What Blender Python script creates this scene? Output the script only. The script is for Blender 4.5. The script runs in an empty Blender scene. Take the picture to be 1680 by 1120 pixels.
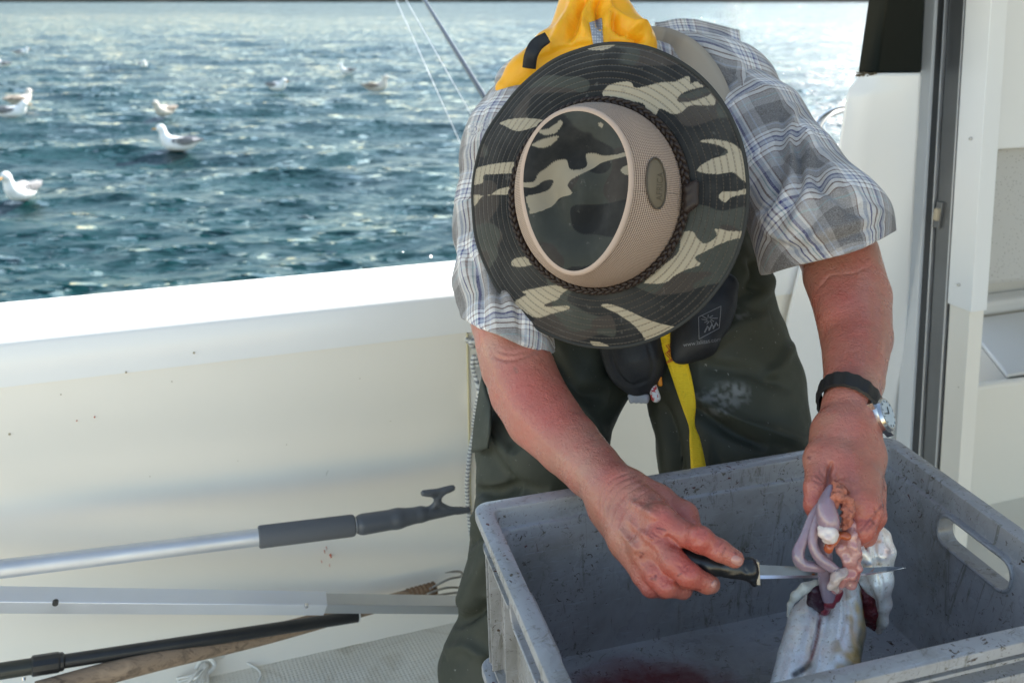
import bpy, bmesh, math, random
import numpy as np
from mathutils import Vector, Matrix
from mathutils.bvhtree import BVHTree
rnd = random.Random(7); rng = np.random.default_rng(7)
SC = bpy.context.scene; COL = SC.collection
R = math.radians

# ------------------------------------------------------------ camera, sky, sun, exposure
F = 1500.0; PIT = math.atan(559.0/F); CZ = 1.3
cp, sp = math.cos(PIT), math.sin(PIT)
cam = bpy.data.cameras.new("Camera"); cam.sensor_width = 36; cam.lens = F/1680*36
cam.clip_start = 0.05; cam.clip_end = 6000
camo = bpy.data.objects.new("Camera", cam); COL.objects.link(camo)
camo.location = (0, 0, CZ); camo.rotation_euler = (math.pi/2-PIT, 0, 0)
cam.dof.use_dof = True; cam.dof.focus_distance = 1.16; cam.dof.aperture_fstop = 6.3
SC.camera = camo
SUN_EL, SUN_AZ = R(33), R(37)      # azimuth from +Y towards +X
w = bpy.data.worlds.new("World"); SC.world = w; w.use_nodes = True
nt = w.node_tree; bg = nt.nodes["Background"]
sky = nt.nodes.new("ShaderNodeTexSky"); sky.sky_type = 'NISHITA'; sky.sun_disc = False
sky.sun_elevation = SUN_EL; sky.sun_rotation = SUN_AZ; sky.air_density = 1.0; sky.dust_density = .1; sky.ozone_density = 1.0
tint = nt.nodes.new("ShaderNodeMix"); tint.data_type = 'RGBA'; tint.blend_type = 'MULTIPLY'; tint.inputs[0].default_value = 1
nt.links.new(sky.outputs[0], tint.inputs[6]); tint.inputs[7].default_value = (1.12, 1.0, .86, 1); nt.links.new(tint.outputs[2], bg.inputs[0]); bg.inputs[1].default_value = 0.13
sl = bpy.data.lights.new("sun", 'SUN'); sl.energy = 5.0; sl.angle = R(0.6); sl.color = (1, .97, .91)
so = bpy.data.objects.new("sun", sl); COL.objects.link(so)
sd = Vector((math.sin(SUN_AZ)*math.cos(SUN_EL), math.cos(SUN_AZ)*math.cos(SUN_EL), math.sin(SUN_EL)))
so.rotation_euler = sd.to_track_quat('Z', 'Y').to_euler(); so.location = (3, 5, 6)
SC.view_settings.view_transform = 'Standard'; SC.view_settings.look = 'None'
SC.view_settings.exposure = 1.5; SC.view_settings.gamma = 1.0
SC.cycles.sample_clamp_indirect = 6

# ------------------------------------------------------------ coordinates read off the photograph
BY = 0.34                                             # heading of the boat
EX = np.array([math.cos(BY), math.sin(BY), 0]); EY = np.array([-math.sin(BY), math.cos(BY), 0]); EZ = np.array([0, 0, 1.])
CAM = np.array([0, 0, CZ])
def ray(px, py):
    u = px-840.; v = py-560.
    return np.array([u, F*cp-v*sp, -(v*cp+F*sp)])/F   # per metre of depth along the view axis
def C(px, py, d): return CAM+ray(px, py)*d            # point at axial depth d
def PB(px, py, b):                                    # point on the boat plane b = const
    r = ray(px, py); return CAM+r*((b-CAM@EY)/(r@EY))
def PA(px, py, a):
    r = ray(px, py); return CAM+r*((a-CAM@EX)/(r@EX))
def PZ(px, py, z):
    r = ray(px, py); return CAM+r*((z-CZ)/r[2])
def B(a, b, z): return EX*a+EY*b+EZ*z                 # boat coordinates
def project(V):
    d = V[:, 1]*cp-(V[:, 2]-CZ)*sp; up = V[:, 1]*sp+(V[:, 2]-CZ)*cp
    return np.stack([840+F*V[:, 0]/d, 560-F*up/d], 1), d
VIEW = np.array([0, cp, -sp])

# ------------------------------------------------------------ objects
def empty(name, loc, label=None, cat=None, group=None, rot=(0, 0, 0)):
    o = bpy.data.objects.new(name, None); COL.objects.link(o); o.location = loc; o.rotation_euler = rot
    o.empty_display_size = .05
    return tag(o, label, cat, group)
def tag(o, label=None, cat=None, group=None, kind=None):
    for k, v in (('label', label), ('category', cat), ('group', group), ('kind', kind)):
        if v: o[k] = v
    return o
def link(name, me, m=None, parent=None):
    o = bpy.data.objects.new(name, me); COL.objects.link(o)
    if m is not None:
        for x in (m if isinstance(m, (list, tuple)) else [m]): me.materials.append(x)
    if parent is not None:
        o.parent = parent; bpy.context.view_layer.update()
        o.matrix_parent_inverse = parent.matrix_world.inverted()
    return o
def npmesh(name, V, Fc, smooth=True):
    me = bpy.data.meshes.new(name); V = np.asarray(V, np.float32)
    if isinstance(Fc, np.ndarray):
        n, k = Fc.shape
        me.vertices.add(len(V)); me.vertices.foreach_set('co', V.ravel())
        me.loops.add(n*k); me.loops.foreach_set('vertex_index', Fc.astype(np.int32).ravel())
        me.polygons.add(n); me.polygons.foreach_set('loop_start', np.arange(0, n*k, k, dtype=np.int32))
        me.update(calc_edges=True); me.validate()
    else:
        me.from_pydata([tuple(map(float, v)) for v in V], [], [tuple(map(int, f)) for f in Fc]); me.update()
    if smooth: me.polygons.foreach_set('use_smooth', np.ones(len(me.polygons), bool))
    return me
def setuv(me, uv):
    l = me.uv_layers.new(name='UVMap'); idx = np.empty(len(me.loops), np.int32); me.loops.foreach_get('vertex_index', idx)
    l.data.foreach_set('uv', np.asarray(uv, np.float32)[idx].ravel())
def setcol(me, c, name='Col'):
    a = me.color_attributes.new(name, 'FLOAT_COLOR', 'POINT'); c = np.asarray(c, np.float32)
    if c.shape[1] == 3: c = np.c_[c, np.ones(len(c), np.float32)]
    a.data.foreach_set('color', c.ravel())
def modobj(o, kind, **kw):
    m = o.modifiers.new(kind.lower(), kind)
    for k, v in kw.items(): setattr(m, k, v)
    return m

class MB:                                             # collects simple shapes into one mesh
    def __init__(s): s.V = []; s.F = []; s.n = 0
    def add(s, V, Fc):
        s.V.append(np.asarray(V, float)); s.F += [tuple(i+s.n for i in f) for f in Fc]; s.n += len(V); return s
    def hexa(s, P):                                   # 8 corners, bottom ring then top ring
        return s.add(P, [(0, 3, 2, 1), (4, 5, 6, 7), (0, 1, 5, 4), (1, 2, 6, 5), (2, 3, 7, 6), (3, 0, 4, 7)])
    def box(s, lo, hi, fr=None):
        (a, b, c), (d, e, f) = lo, hi
        P = [(a, b, c), (d, b, c), (d, e, c), (a, e, c), (a, b, f), (d, b, f), (d, e, f), (a, e, f)]
        if fr is not None: P = [fr(*p) for p in P]
        return s.hexa(P)
    def prism(s, poly, z0, z1, fr):                   # poly in 2D, fr(x, y, z)
        n = len(poly); P = [fr(x, y, z0) for x, y in poly]+[fr(x, y, z1) for x, y in poly]
        return s.add(P, [tuple(range(n))[::-1], tuple(range(n, 2*n))]+[(i, (i+1) % n, (i+1) % n+n, i+n) for i in range(n)])
    def tube(s, pts, r, n=12, cap=True, flat=1.0, up=None, sub=0):
        pts = np.asarray(pts, float); m = len(pts); r = np.broadcast_to(np.asarray(r, float), (m,)).copy()
        if sub: pts, r = spline(pts, sub, r); m = len(pts)
        T = np.gradient(pts, axis=0); T /= np.linalg.norm(T, axis=1)[:, None]+1e-12
        u = np.array(up if up is not None else (0, 0, 1.)); 
        if abs(T[0]@u) > .95: u = np.array((1., 0, 0))
        V = []
        for i in range(m):
            u = u-T[i]*(u@T[i]); u = u/np.linalg.norm(u); v = np.cross(T[i], u)
            if up is not None and i+1 < m: pass
            for k in range(n):
                a = 2*math.pi*k/n; V.append(pts[i]+r[i]*(math.cos(a)*v+math.sin(a)*u*flat))
        Fc = [(i*n+k, i*n+(k+1) % n, (i+1)*n+(k+1) % n, (i+1)*n+k) for i in range(m-1) for k in range(n)]
        if cap: Fc += [tuple(range(n))[::-1], tuple(range((m-1)*n, m*n))]
        return s.add(V, Fc)
    def build(s, name, m, parent=None, smooth=False, bevel=0, seg=2, auto=None):
        me = npmesh(name, np.concatenate(s.V), s.F, smooth or auto is not None)
        if auto is not None:
            me.set_sharp_from_angle(angle=R(auto))
        o = link(name, me, m, parent)
        if bevel: modobj(o, 'BEVEL', width=bevel, segments=seg, limit_method='ANGLE', angle_limit=R(35), harden_normals=False)
        return o
def spline(P, n, r=None):                             # Catmull-Rom resampling
    P = np.asarray(P, float); Q = np.vstack([2*P[0]-P[1], P, 2*P[-1]-P[-2]]); out = []; ro = []
    for i in range(1, len(Q)-2):
        for k in range(n):
            t = k/n; a, b, c, d = Q[i-1], Q[i], Q[i+1], Q[i+2]
            out.append(.5*((2*b)+(c-a)*t+(2*a-5*b+4*c-d)*t*t+(3*b-a-3*c+d)*t**3))
            if r is not None: ro.append(r[i-1]*(1-t)+r[i]*t)
    out.append(P[-1]); out = np.array(out)
    if r is not None: ro.append(r[-1]); return out, np.array(ro)
    return out

# ------------------------------------------------------------ materials
def mat(name, col=(.8, .8, .8), rough=.5, metal=0, spec=.5, var=None, bump=None, specks=(), coat=0, sss=0, attr=None, vr=0, extra=None, coord='Object', ior=None, sheen=0):
    m = bpy.data.materials.new(name); m.use_nodes = True; t = m.node_tree; N = t.nodes; L = t.links
    p = N["Principled BSDF"]
    p.inputs['Roughness'].default_value = rough; p.inputs['Metallic'].default_value = metal
    p.inputs['Specular IOR Level'].default_value = spec; p.inputs['Coat Weight'].default_value = coat
    p.inputs['Sheen Weight'].default_value = sheen
    if ior: p.inputs['IOR'].default_value = ior
    if sss:
        p.inputs['Subsurface Weight'].default_value = sss; p.inputs['Subsurface Radius'].default_value = (1, .35, .2)
        p.inputs['Subsurface Scale'].default_value = .006
    tc = N.new('ShaderNodeTexCoord'); co = tc.outputs[coord]
    if attr:
        a = N.new('ShaderNodeVertexColor'); a.layer_name = attr; c = a.outputs[0]
    else:
        a = N.new('ShaderNodeRGB'); a.outputs[0].default_value = (*col, 1); c = a.outputs[0]
    def noise(scale, detail=4, rough_=.55, dist=0, vec=None):
        n = N.new('ShaderNodeTexNoise'); n.inputs['Scale'].default_value = scale; n.inputs['Detail'].default_value = detail
        n.inputs['Roughness'].default_value = rough_; n.inputs['Distortion'].default_value = dist
        L.new(vec or co, n.inputs['Vector']); return n.outputs[0]
    def ramp(src, lo, hi):
        r = N.new('ShaderNodeMapRange'); r.inputs[1].default_value = lo; r.inputs[2].default_value = hi; L.new(src, r.inputs[0]); return r.outputs[0]
    def mix(f, a_, b_, typ='MIX'):
        x = N.new('ShaderNodeMix'); x.data_type = 'RGBA'; x.blend_type = typ
        if isinstance(f, float): x.inputs[0].default_value = f
        else: L.new(f, x.inputs[0])
        L.new(a_, x.inputs[6])
        if isinstance(b_, tuple): x.inputs[7].default_value = (*b_, 1)
        else: L.new(b_, x.inputs[7])
        return x.outputs[2]
    if var:
        for sc_, amt, col2 in var:
            c = mix(ramp(noise(sc_), .5-.25/max(amt, .01)*.5, .5+.25/max(amt, .01)*.5) if False else ramp(noise(sc_), .38, .66), c, mix(float(amt), c, col2))
    for sc_, th, wd, col2 in specks:
        c = mix(ramp(noise(sc_, 3, .6, .6), th, th+wd), c, col2)
    if extra: c = extra(N, L, c, co, noise, ramp, mix, p) or c
    L.new(c, p.inputs['Base Color'])
    if bump and not p.inputs['Normal'].is_linked:
        h = None; last = None
        for sc_, st, dist in bump:
            b = N.new('ShaderNodeBump'); b.inputs['Strength'].default_value = st; b.inputs['Distance'].default_value = dist
            L.new(noise(sc_), b.inputs['Height'])
            if last: L.new(last, b.inputs['Normal'])
            last = b.outputs[0]
        L.new(last, p.inputs['Normal'])
    if vr:
        L.new(ramp2(N, L, noise(18), rough-vr, rough+vr), p.inputs['Roughness'])
    return m
def ramp2(N, L, src, lo, hi):
    r = N.new('ShaderNodeMapRange'); r.inputs[1].default_value = .35; r.inputs[2].default_value = .65
    r.inputs[3].default_value = lo; r.inputs[4].default_value = hi; L.new(src, r.inputs[0]); return r.outputs[0]
# ------------------------------------------------------------ signed distance modelling for organic shapes
class SDF:
    def __init__(s): s.p = []
    def cone(s, a, b, ra, rb, k=.01, op='u'):
        s.p.append(('c', np.asarray(a, float), np.asarray(b, float), ra, rb, k, op)); return s
    def ell(s, c, r, rot=None, k=.01, op='u'):
        s.p.append(('e', np.asarray(c, float), np.asarray(r, float), np.eye(3) if rot is None else np.asarray(rot), None, k, op)); return s
    def plane(s, c, n, k=.002, op='s'):               # removes the side n points to
        n = np.asarray(n, float); s.p.append(('p', np.asarray(c, float), n/np.linalg.norm(n), None, None, k, op)); return s
    def chain(s, pts, k=.01, op='u', grow=0.):        # pts: (px, py, depth, r_px)
        q = [(C(x, y, d), r*d/F+grow) for x, y, d, r in pts]
        for (a, ra), (b, rb) in zip(q[:-1], q[1:]): s.cone(a, b, ra, rb, k, op)
        if len(q) == 1: s.ell(q[0][0], [q[0][1]]*3, k=k, op=op)
        return s
    @staticmethod
    def dist(pr, X):
        t = pr[0]
        if t == 'c':
            a, b, ra, rb = pr[1:5]; ba = b-a; L2 = ba@ba+1e-12
            P = X-a; h = np.clip((P@ba)/L2, 0, 1)
            return np.linalg.norm(P-h[..., None]*ba, axis=-1)-(ra+(rb-ra)*h)
        if t == 'e':
            P = (X-pr[1])@pr[3]; r = pr[2]
            k0 = np.linalg.norm(P/r, axis=-1); k1 = np.linalg.norm(P/(r*r), axis=-1)
            return k0*(k0-1)/(k1+1e-9)
        return -((X-pr[1])@pr[2])
    @staticmethod
    def comb(a, b, k, op):
        if op == 'u':
            h = np.clip(.5+.5*(b-a)/k, 0, 1); return b+(a-b)*(1-h)*0+(a-b)*h*0+(-(b-a)*h*0) if False else (b*(1-h)+a*h)-k*h*(1-h)
        if op == 's': b = -b
        h = np.clip(.5-.5*(b-a)/k, 0, 1); return (b*(1-h)+a*h)+k*h*(1-h)
    def mesh(s, h=.002, name='m'):
        lo = []; hi = []
        for pr in s.p:
            if pr[-1] != 'u': continue
            if pr[0] == 'c':
                r = max(pr[3], pr[4]); lo.append(np.minimum(pr[1], pr[2])-r); hi.append(np.maximum(pr[1], pr[2])+r)
            else: lo.append(pr[1]-pr[2].max()); hi.append(pr[1]+pr[2].max())
        lo = np.min(lo, 0)-.012; hi = np.max(hi, 0)+.012; Bz = 8*h
        nb = np.ceil((hi-lo)/Bz).astype(int); g = np.stack(np.meshgrid(*[np.arange(n) for n in nb], indexing='ij'), -1).reshape(-1, 3)
        cen = lo+(g+.5)*Bz; hd = Bz*.5*1.7321
        d = np.full(len(g), 1.)
        pd = []
        for pr in s.p:
            q = s.dist(pr, cen); pd.append(q); d = s.comb(d, q, pr[-2], pr[-1])
        act = np.abs(d) < hd+2.5*h+.002
        g = g[act]; pd = [q[act] for q in pd]
        off = np.stack(np.meshgrid(*[np.arange(9)]*3, indexing='ij'), -1).reshape(-1, 3)
        VV = np.full((len(g), 729), 1., np.float32)
        for pr, q in zip(s.p, pd):
            thr = hd*3.2+pr[-2]*1.5+.004
            ii = np.nonzero(q < thr if pr[-1] != 's' else np.abs(q) < thr if False else q < thr)[0]
            for c0 in range(0, len(ii), 1500):
                j = ii[c0:c0+1500]; X = lo+(g[j][:, None, :]*8+off[None])*h
                VV[j] = s.comb(VV[j], s.dist(pr, X).astype(np.float32), pr[-2], pr[-1])
        VV = VV.reshape(-1, 9, 9, 9); S = VV < 0
        NC = nb*8+16; K = lambda c: ((c[..., 0]+4)*NC[1]+(c[..., 1]+4))*NC[2]+(c[..., 2]+4)
        acc = np.zeros((len(g), 8, 8, 8, 3), np.float32); cnt = np.zeros((len(g), 8, 8, 8), np.float32)
        for ax in range(3):
            o1, o2 = [a for a in range(3) if a != ax]
            for u in (0, 1):
                for v in (0, 1):
                    s0 = [None]*3; s1 = [None]*3; s0[ax] = slice(0, 8); s1[ax] = slice(1, 9)
                    s0[o1] = s1[o1] = slice(u, u+8); s0[o2] = s1[o2] = slice(v, v+8)
                    A = VV[(slice(None), *s0)]; Bv = VV[(slice(None), *s1)]; m = (A < 0) != (Bv < 0)
                    t = np.where(m, A/np.where(m, A-Bv, 1), 0)
                    acc[..., ax] += np.where(m, t, 0); acc[..., o1] += m*u; acc[..., o2] += m*v; cnt += m
        has = cnt > 0
        bi, ci, cj, ck = np.nonzero(has); cell = g[bi]*8+np.stack([ci, cj, ck], 1)
        P = lo+(cell+acc[has]/cnt[has][:, None])*h
        keys = K(cell); order = np.argsort(keys); keys = keys[order]; P = P[order]
        Q = []
        for ax in range(3):
            o1, o2 = [(1, 2), (2, 0), (0, 1)][ax]
            s0 = [slice(0, 8)]*3; s1 = [slice(0, 8)]*3; s1[ax] = slice(1, 9)
            A = S[(slice(None), *s0)]; Bv = S[(slice(None), *s1)]; m = A != Bv
            bi, ci, cj, ck = np.nonzero(m); c = g[bi]*8+np.stack([ci, cj, ck], 1)
            e1 = np.zeros(3, int); e1[o1] = 1; e2 = np.zeros(3, int); e2[o2] = 1
            q = np.stack([K(c), K(c-e1), K(c-e1-e2), K(c-e2)], 1)
            ix = np.searchsorted(keys, q); ix = np.clip(ix, 0, len(keys)-1); ok = (keys[ix] == q).all(1)
            ins = A[m]; ix = np.where(ins[:, None], ix, ix[:, ::-1]); Q.append(ix[ok])
        Q = np.concatenate(Q)
        return P.astype(np.float64), Q
def vnormals(V, Q):
    n = np.cross(V[Q[:, 2]]-V[Q[:, 0]], V[Q[:, 3]]-V[Q[:, 1]] if Q.shape[1] == 4 else V[Q[:, 1]]-V[Q[:, 0]])
    N = np.zeros_like(V)
    for k in range(Q.shape[1]): np.add.at(N, Q[:, k], n)
    return N/(np.linalg.norm(N, axis=1)[:, None]+1e-12)
def relax(V, Q, it=2, lam=.5):
    e = np.concatenate([Q[:, [0, 1]], Q[:, [1, 2]], Q[:, [2, 3]], Q[:, [3, 0]]]); n = len(V)
    deg = np.bincount(e[:, 0], minlength=n)+np.bincount(e[:, 1], minlength=n)
    for i in range(it):
        for l in (lam, -lam*.9):
            A = np.stack([np.bincount(e[:, 0], V[e[:, 1], k], n)+np.bincount(e[:, 1], V[e[:, 0], k], n) for k in range(3)], 1)
            V = V+l*(A/np.maximum(deg, 1)[:, None]-V)
    return V
def plinedist(P, L):                                  # distance of 2D points to a polyline, with the arc fraction
    L = np.asarray(L, float); best = np.full(len(P), 1e9); tt = np.zeros(len(P)); n = len(L)-1
    for i in range(n):
        a, b = L[i], L[i+1]; ba = b-a; h = np.clip(((P-a)@ba)/(ba@ba+1e-9), 0, 1)
        d = np.linalg.norm(P-a-h[:, None]*ba, axis=1); m = d < best; best[m] = d[m]; tt[m] = (i+h[m])/n
    return best, tt
def folds(V, Q, lines, gain=1.):
    """Sculpt ridges (+) and creases (-) in cloth and skin: (polyline read off the photo, half width px, height m)."""
    N = vnormals(V, Q); pix, dep = project(V)
    vd = V-CAM; vd /= np.linalg.norm(vd, axis=1)[:, None]; face = np.clip(-(vd*N).sum(1)*3+.2, 0, 1); D = np.zeros(len(V))
    for L, wd, amp in lines:
        L = spline(L, 6) if len(L) > 2 else np.asarray(L, float)
        lo = L.min(0)-wd*3; hi = L.max(0)+wd*3; m = ((pix > lo) & (pix < hi)).all(1) & (face > 0)
        if not m.any(): continue
        d, t = plinedist(pix[m], L); D[m] += gain*amp*np.exp(-(d/wd)**2)*np.clip(4*t*(1-t)*1.6, 0, 1)**.6
    return V+N*(D*face)[:, None]
def inpoly(P, poly):
    poly = np.asarray(poly, float); x, y = P[:, 0], P[:, 1]; c = np.zeros(len(P), bool); n = len(poly)
    for i in range(n):
        x1, y1 = poly[i]; x2, y2 = poly[(i+1) % n]
        m = ((y1 > y) != (y2 > y)) & (x < (x2-x1)*(y-y1)/(y2-y1+1e-12)+x1); c ^= m
    return c
def closed(P, n=5):
    P = np.asarray(P, float); Q = np.vstack([P[-1], P, P[0], P[1]]); out = []
    for i in range(1, len(Q)-2):
        for k in range(n):
            t = k/n; a, b, c, d = Q[i-1], Q[i], Q[i+1], Q[i+2]
            out.append(.5*((2*b)+(c-a)*t+(2*a-5*b+4*c-d)*t*t+(3*b-a-3*c+d)*t**3))
    return np.array(out)
def vnoise(X, scale, seed=0):                         # smooth value noise on points
    r = np.random.default_rng(seed); T = r.random((32, 32, 32)); Y = X*scale; i = np.floor(Y).astype(int); f = Y-i; f = f*f*(3-2*f); o = 0
    for dx in (0, 1):
        for dy in (0, 1):
            for dz in (0, 1):
                wgt = (f[:, 0] if dx else 1-f[:, 0])*(f[:, 1] if dy else 1-f[:, 1])*(f[:, 2] if dz else 1-f[:, 2])
                o = o+wgt*T[(i[:, 0]+dx) % 32, (i[:, 1]+dy) % 32, (i[:, 2]+dz) % 32]
    return o-.5
def bvh(V, Q): return BVHTree.FromPolygons([tuple(v) for v in V], [tuple(int(i) for i in q) for q in Q])
def hit(bv, px, py, lift=0.):
    r = Vector(ray(px, py)); r.normalize(); h = bv.ray_cast(Vector(CAM), r)
    return None if h[0] is None else np.array(h[0])-np.array(r)*lift
# ------------------------------------------------------------ setting: water and far shore
SEA = -0.3
def build_water():
    nr, nc = 1000, 760
    yy = 1.2*(1800/1.2)**(np.linspace(0, 1, nr)); th = np.linspace(-1.05, 1.05, nc)
    Y, T = np.meshgrid(yy, th, indexing='ij'); X = Y*np.tan(T)*.95; sp_ = Y*.0073
    Z = np.zeros_like(Y); r = np.random.default_rng(3); U = np.zeros_like(Y); W_ = np.zeros_like(Y)
    for i in range(70):
        lam = .16*(24)**(r.random()**1.15); k = 2*math.pi/lam; a = r.normal(-.12, .30)   # travel direction
        dx, dy = math.sin(a), math.cos(a); amp = .0042*lam**.75*(.5+r.random())
        fade = np.clip((lam/(sp_*2.2)-1)/1.5, 0, 1); ph = k*(X*dx+Y*dy)+r.random()*6.28
        Z += amp*fade*np.cos(ph); U += -amp*.8*fade*dx*np.sin(ph); W_ += -amp*.8*fade*dy*np.sin(ph)
    gust = 1+.35*np.sin(X*.5+1.3)*np.sin(Y*.33+.4)
    V = np.stack([X+U, Y+W_, SEA+Z*gust], -1).reshape(-1, 3)
    i = np.arange(nr-1)[:, None]*nc+np.arange(nc-1)[None]; Q = np.stack([i, i+1, i+nc+1, i+nc], -1).reshape(-1, 4)
    me = npmesh('water', V, Q)
    def ex(N, L, c, co, noise, ramp, mix, p):
        # foam streaks and fine ripples
        mp = N.new('ShaderNodeMapping'); mp.inputs['Scale'].default_value = (.55, 1.7, 1); mp.inputs['Rotation'].default_value = (0, 0, .15); L.new(co, mp.inputs[0])
        def nv(scale, det, vec):
            n = N.new('ShaderNodeTexNoise'); n.inputs['Scale'].default_value = scale; n.inputs['Detail'].default_value = det; n.inputs['Roughness'].default_value = .6; n.inputs['Distortion'].default_value = .3; L.new(vec, n.inputs['Vector']); return n.outputs[1]
        def vm(op, a_, b_):
            q = N.new('ShaderNodeVectorMath'); q.operation = op
            for i_, x in enumerate((a_, b_)):
                if isinstance(x, tuple): q.inputs[i_].default_value = x
                elif isinstance(x, float): q.inputs[3].default_value = x
                else: L.new(x, q.inputs[i_])
            return q.outputs[0]
        g = N.new('ShaderNodeNewGeometry')
        s1 = vm('MULTIPLY', vm('SUBTRACT', nv(4.5, 3, mp.outputs[0]), (.5, .5, .5)), (.85, 1.2, 0)); s2 = vm('MULTIPLY', vm('SUBTRACT', nv(19, 2, mp.outputs[0]), (.5, .5, .5)), (1.1, 1.2, 0))
        vo = N.new('ShaderNodeTexVoronoi'); vo.inputs['Scale'].default_value = 20; L.new(mp.outputs[0], vo.inputs['Vector'])
        gm = ramp(noise(4.5, 5, .7, .4, mp.outputs[0]), .51, .55)
        gv = N.new('ShaderNodeCombineXYZ'); L.new(gm, gv.inputs[0]); L.new(gm, gv.inputs[1])
        s3 = vm('MULTIPLY', vm('MULTIPLY', vm('SUBTRACT', vo.outputs['Color'], (.5, .5, .5)), (1.2, 1.3, 0)), gv.outputs[0])
        nn = vm('NORMALIZE', vm('ADD', vm('ADD', vm('ADD', s1, s2), s3), g.outputs['Normal']), (0, 0, 0)); L.new(nn, p.inputs['Normal'])
        rr = N.new('ShaderNodeMapRange'); rr.inputs[3].default_value = .36; rr.inputs[4].default_value = .025; L.new(gm, rr.inputs[0]); L.new(rr.outputs[0], p.inputs['Roughness'])
        return mix(ramp(noise(.8, 5, .6), .35, .7), c, (.005, .043, .042))
    m = mat('sea_water', (.002, .027, .030), rough=.05, ior=1.34, spec=.5, extra=ex)
    tag(link('water', me, m), kind='structure')
    mb = MB(); n = 90; xs = np.linspace(-1900, 1900, n); r = np.random.default_rng(5)
    P = []; Fc = []
    for x in xs:
        h = 45+25*math.sin(x*.004)+10*r.random(); y0 = 900
        P += [(x, y0, SEA-1), (x, y0+4, SEA+3+r.random()*2), (x, y0+60, SEA+h*.5), (x, y0+260, SEA+h), (x, y0+600, SEA-1)]
    for i in range(n-1):
        for k in range(4): Fc.append((i*5+k, (i+1)*5+k, (i+1)*5+k+1, i*5+k+1))
    mb.add(P, Fc)
    tag(mb.build('hills', mat('far_shore', (.05, .05, .035), .95, var=[(.02, .8, (.16, .13, .1))], coord='Object'), smooth=True), kind='structure')
build_water()

# ------------------------------------------------------------ the boat
gel_specks = [(9, .745, .02, (.42, .33, .22)), (23, .77, .02, (.30, .26, .16))]
M_wall = mat('cream_gelcoat', (.87, .82, .73), .42, spec=.4, var=[(2.2, .25, (.74, .70, .60)), (.9, .3, (.83, .81, .76))], specks=gel_specks, bump=[(3, .2, .006)], coat=.08)
M_white = mat('white_gelcoat', (.87, .865, .85), .3, spec=.5, var=[(3, .2, (.75, .76, .77))], specks=[(31, .78, .02, (.35, .3, .22))], coat=.2, bump=[(4, .15, .01)])
M_grey = mat('pale_grey_moulding', (.62, .62, .61), .42, var=[(4, .3, (.55, .55, .55))])
def speck(N, L, c, co, noise, ramp, mix, p):
    v = N.new('ShaderNodeTexVoronoi'); v.inputs['Scale'].default_value = 130; v.inputs['Randomness'].default_value = 1; L.new(co, v.inputs['Vector'])
    r = N.new('ShaderNodeMapRange'); r.inputs[1].default_value = .12; r.inputs[2].default_value = .2; r.inputs[3].default_value = 1; r.inputs[4].default_value = 0; L.new(v.outputs['Distance'], r.inputs[0])
    return mix(r.outputs[0], c, (.22, .21, .2))
M_flock = mat('speckled_lining', (.55, .54, .52), .9, extra=speck, bump=[(220, .5, .002)])
M_alu = mat('aluminium', (.70, .71, .73), .58, metal=1, var=[(6, .3, (.5, .5, .5))], vr=.06)
M_aluwhite = mat('white_aluminium', (.72, .74, .76), .35, spec=.6)
M_black = mat('black_rubber', (.012, .013, .014), .45)
M_dark = mat('dark_seal', (.06, .062, .065), .5)
M_rail = mat('grey_rail', (.22, .225, .23), .38, metal=.6, var=[(5, .4, (.15, .15, .15))])
M_steel = mat('stainless_steel', (.62, .61, .6), .22, metal=1)
def nonskid(N, L, c, co, noise, ramp, mix, p):
    mp = N.new('ShaderNodeMapping'); mp.inputs['Rotation'].default_value = (0, 0, BY+.785); mp.inputs['Scale'].default_value = (1, 1, 1); L.new(co, mp.inputs[0])
    ck = N.new('ShaderNodeTexVoronoi'); ck.inputs['Scale'].default_value = 125; ck.inputs['Randomness'].default_value = 0; L.new(mp.outputs[0], ck.inputs['Vector'])
    r = N.new('ShaderNodeMapRange'); r.inputs[1].default_value = .25; r.inputs[2].default_value = .55; r.inputs[3].default_value = 1; r.inputs[4].default_value = 0; L.new(ck.outputs['Distance'], r.inputs[0])
    b = N.new('ShaderNodeBump'); b.inputs['Strength'].default_value = 1; b.inputs['Distance'].default_value = .0016; L.new(r.outputs[0], b.inputs['Height']); L.new(b.outputs[0], p.inputs['Normal'])
    c = mix(r.outputs[0], mix(.35, c, (.45, .42, .35)) if False else c, c)
    d = mix(ramp(noise(7, 6, .7, 1), .5, .75), c, (.50, .44, .33))
    x = N.new('ShaderNodeMix'); x.data_type = 'RGBA'; L.new(r.outputs[0], x.inputs[0]); L.new(d, x.inputs[7])
    y = mix(.12, d, (.45, .42, .36)); L.new(y, x.inputs[6]); return x.outputs[2]  # shade between the grip studs is mixed in as a darker tint
M_deck = mat('nonskid_deck', (.80, .77, .68), .6, extra=nonskid)

boat = empty('fishing_boat', B(0, 1.0, 0), 'white fishing boat with cream inner bulwark, sunlit white gunwale and sliding cabin door', 'boat')
BF = lambda a, b, z: B(a, b, z)
WB = 1.723                                            # inner face of the bulwark
def sweep_a(profile, a0, a1, n=2):                    # extrude a (b, z) profile along the boat
    m = len(profile); P = []
    for a in np.linspace(a0, a1, n): P += [B(a, b, z) for b, z in profile]
    Fc = [(i*m+k, (i+1)*m+k, (i+1)*m+(k+1) % m, i*m+(k+1) % m) for i in range(n-1) for k in range(m)]
    Fc += [tuple(range(m))[::-1], tuple(range((n-1)*m, n*m))]
    mb = MB(); mb.add(P, Fc); return mb
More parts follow.
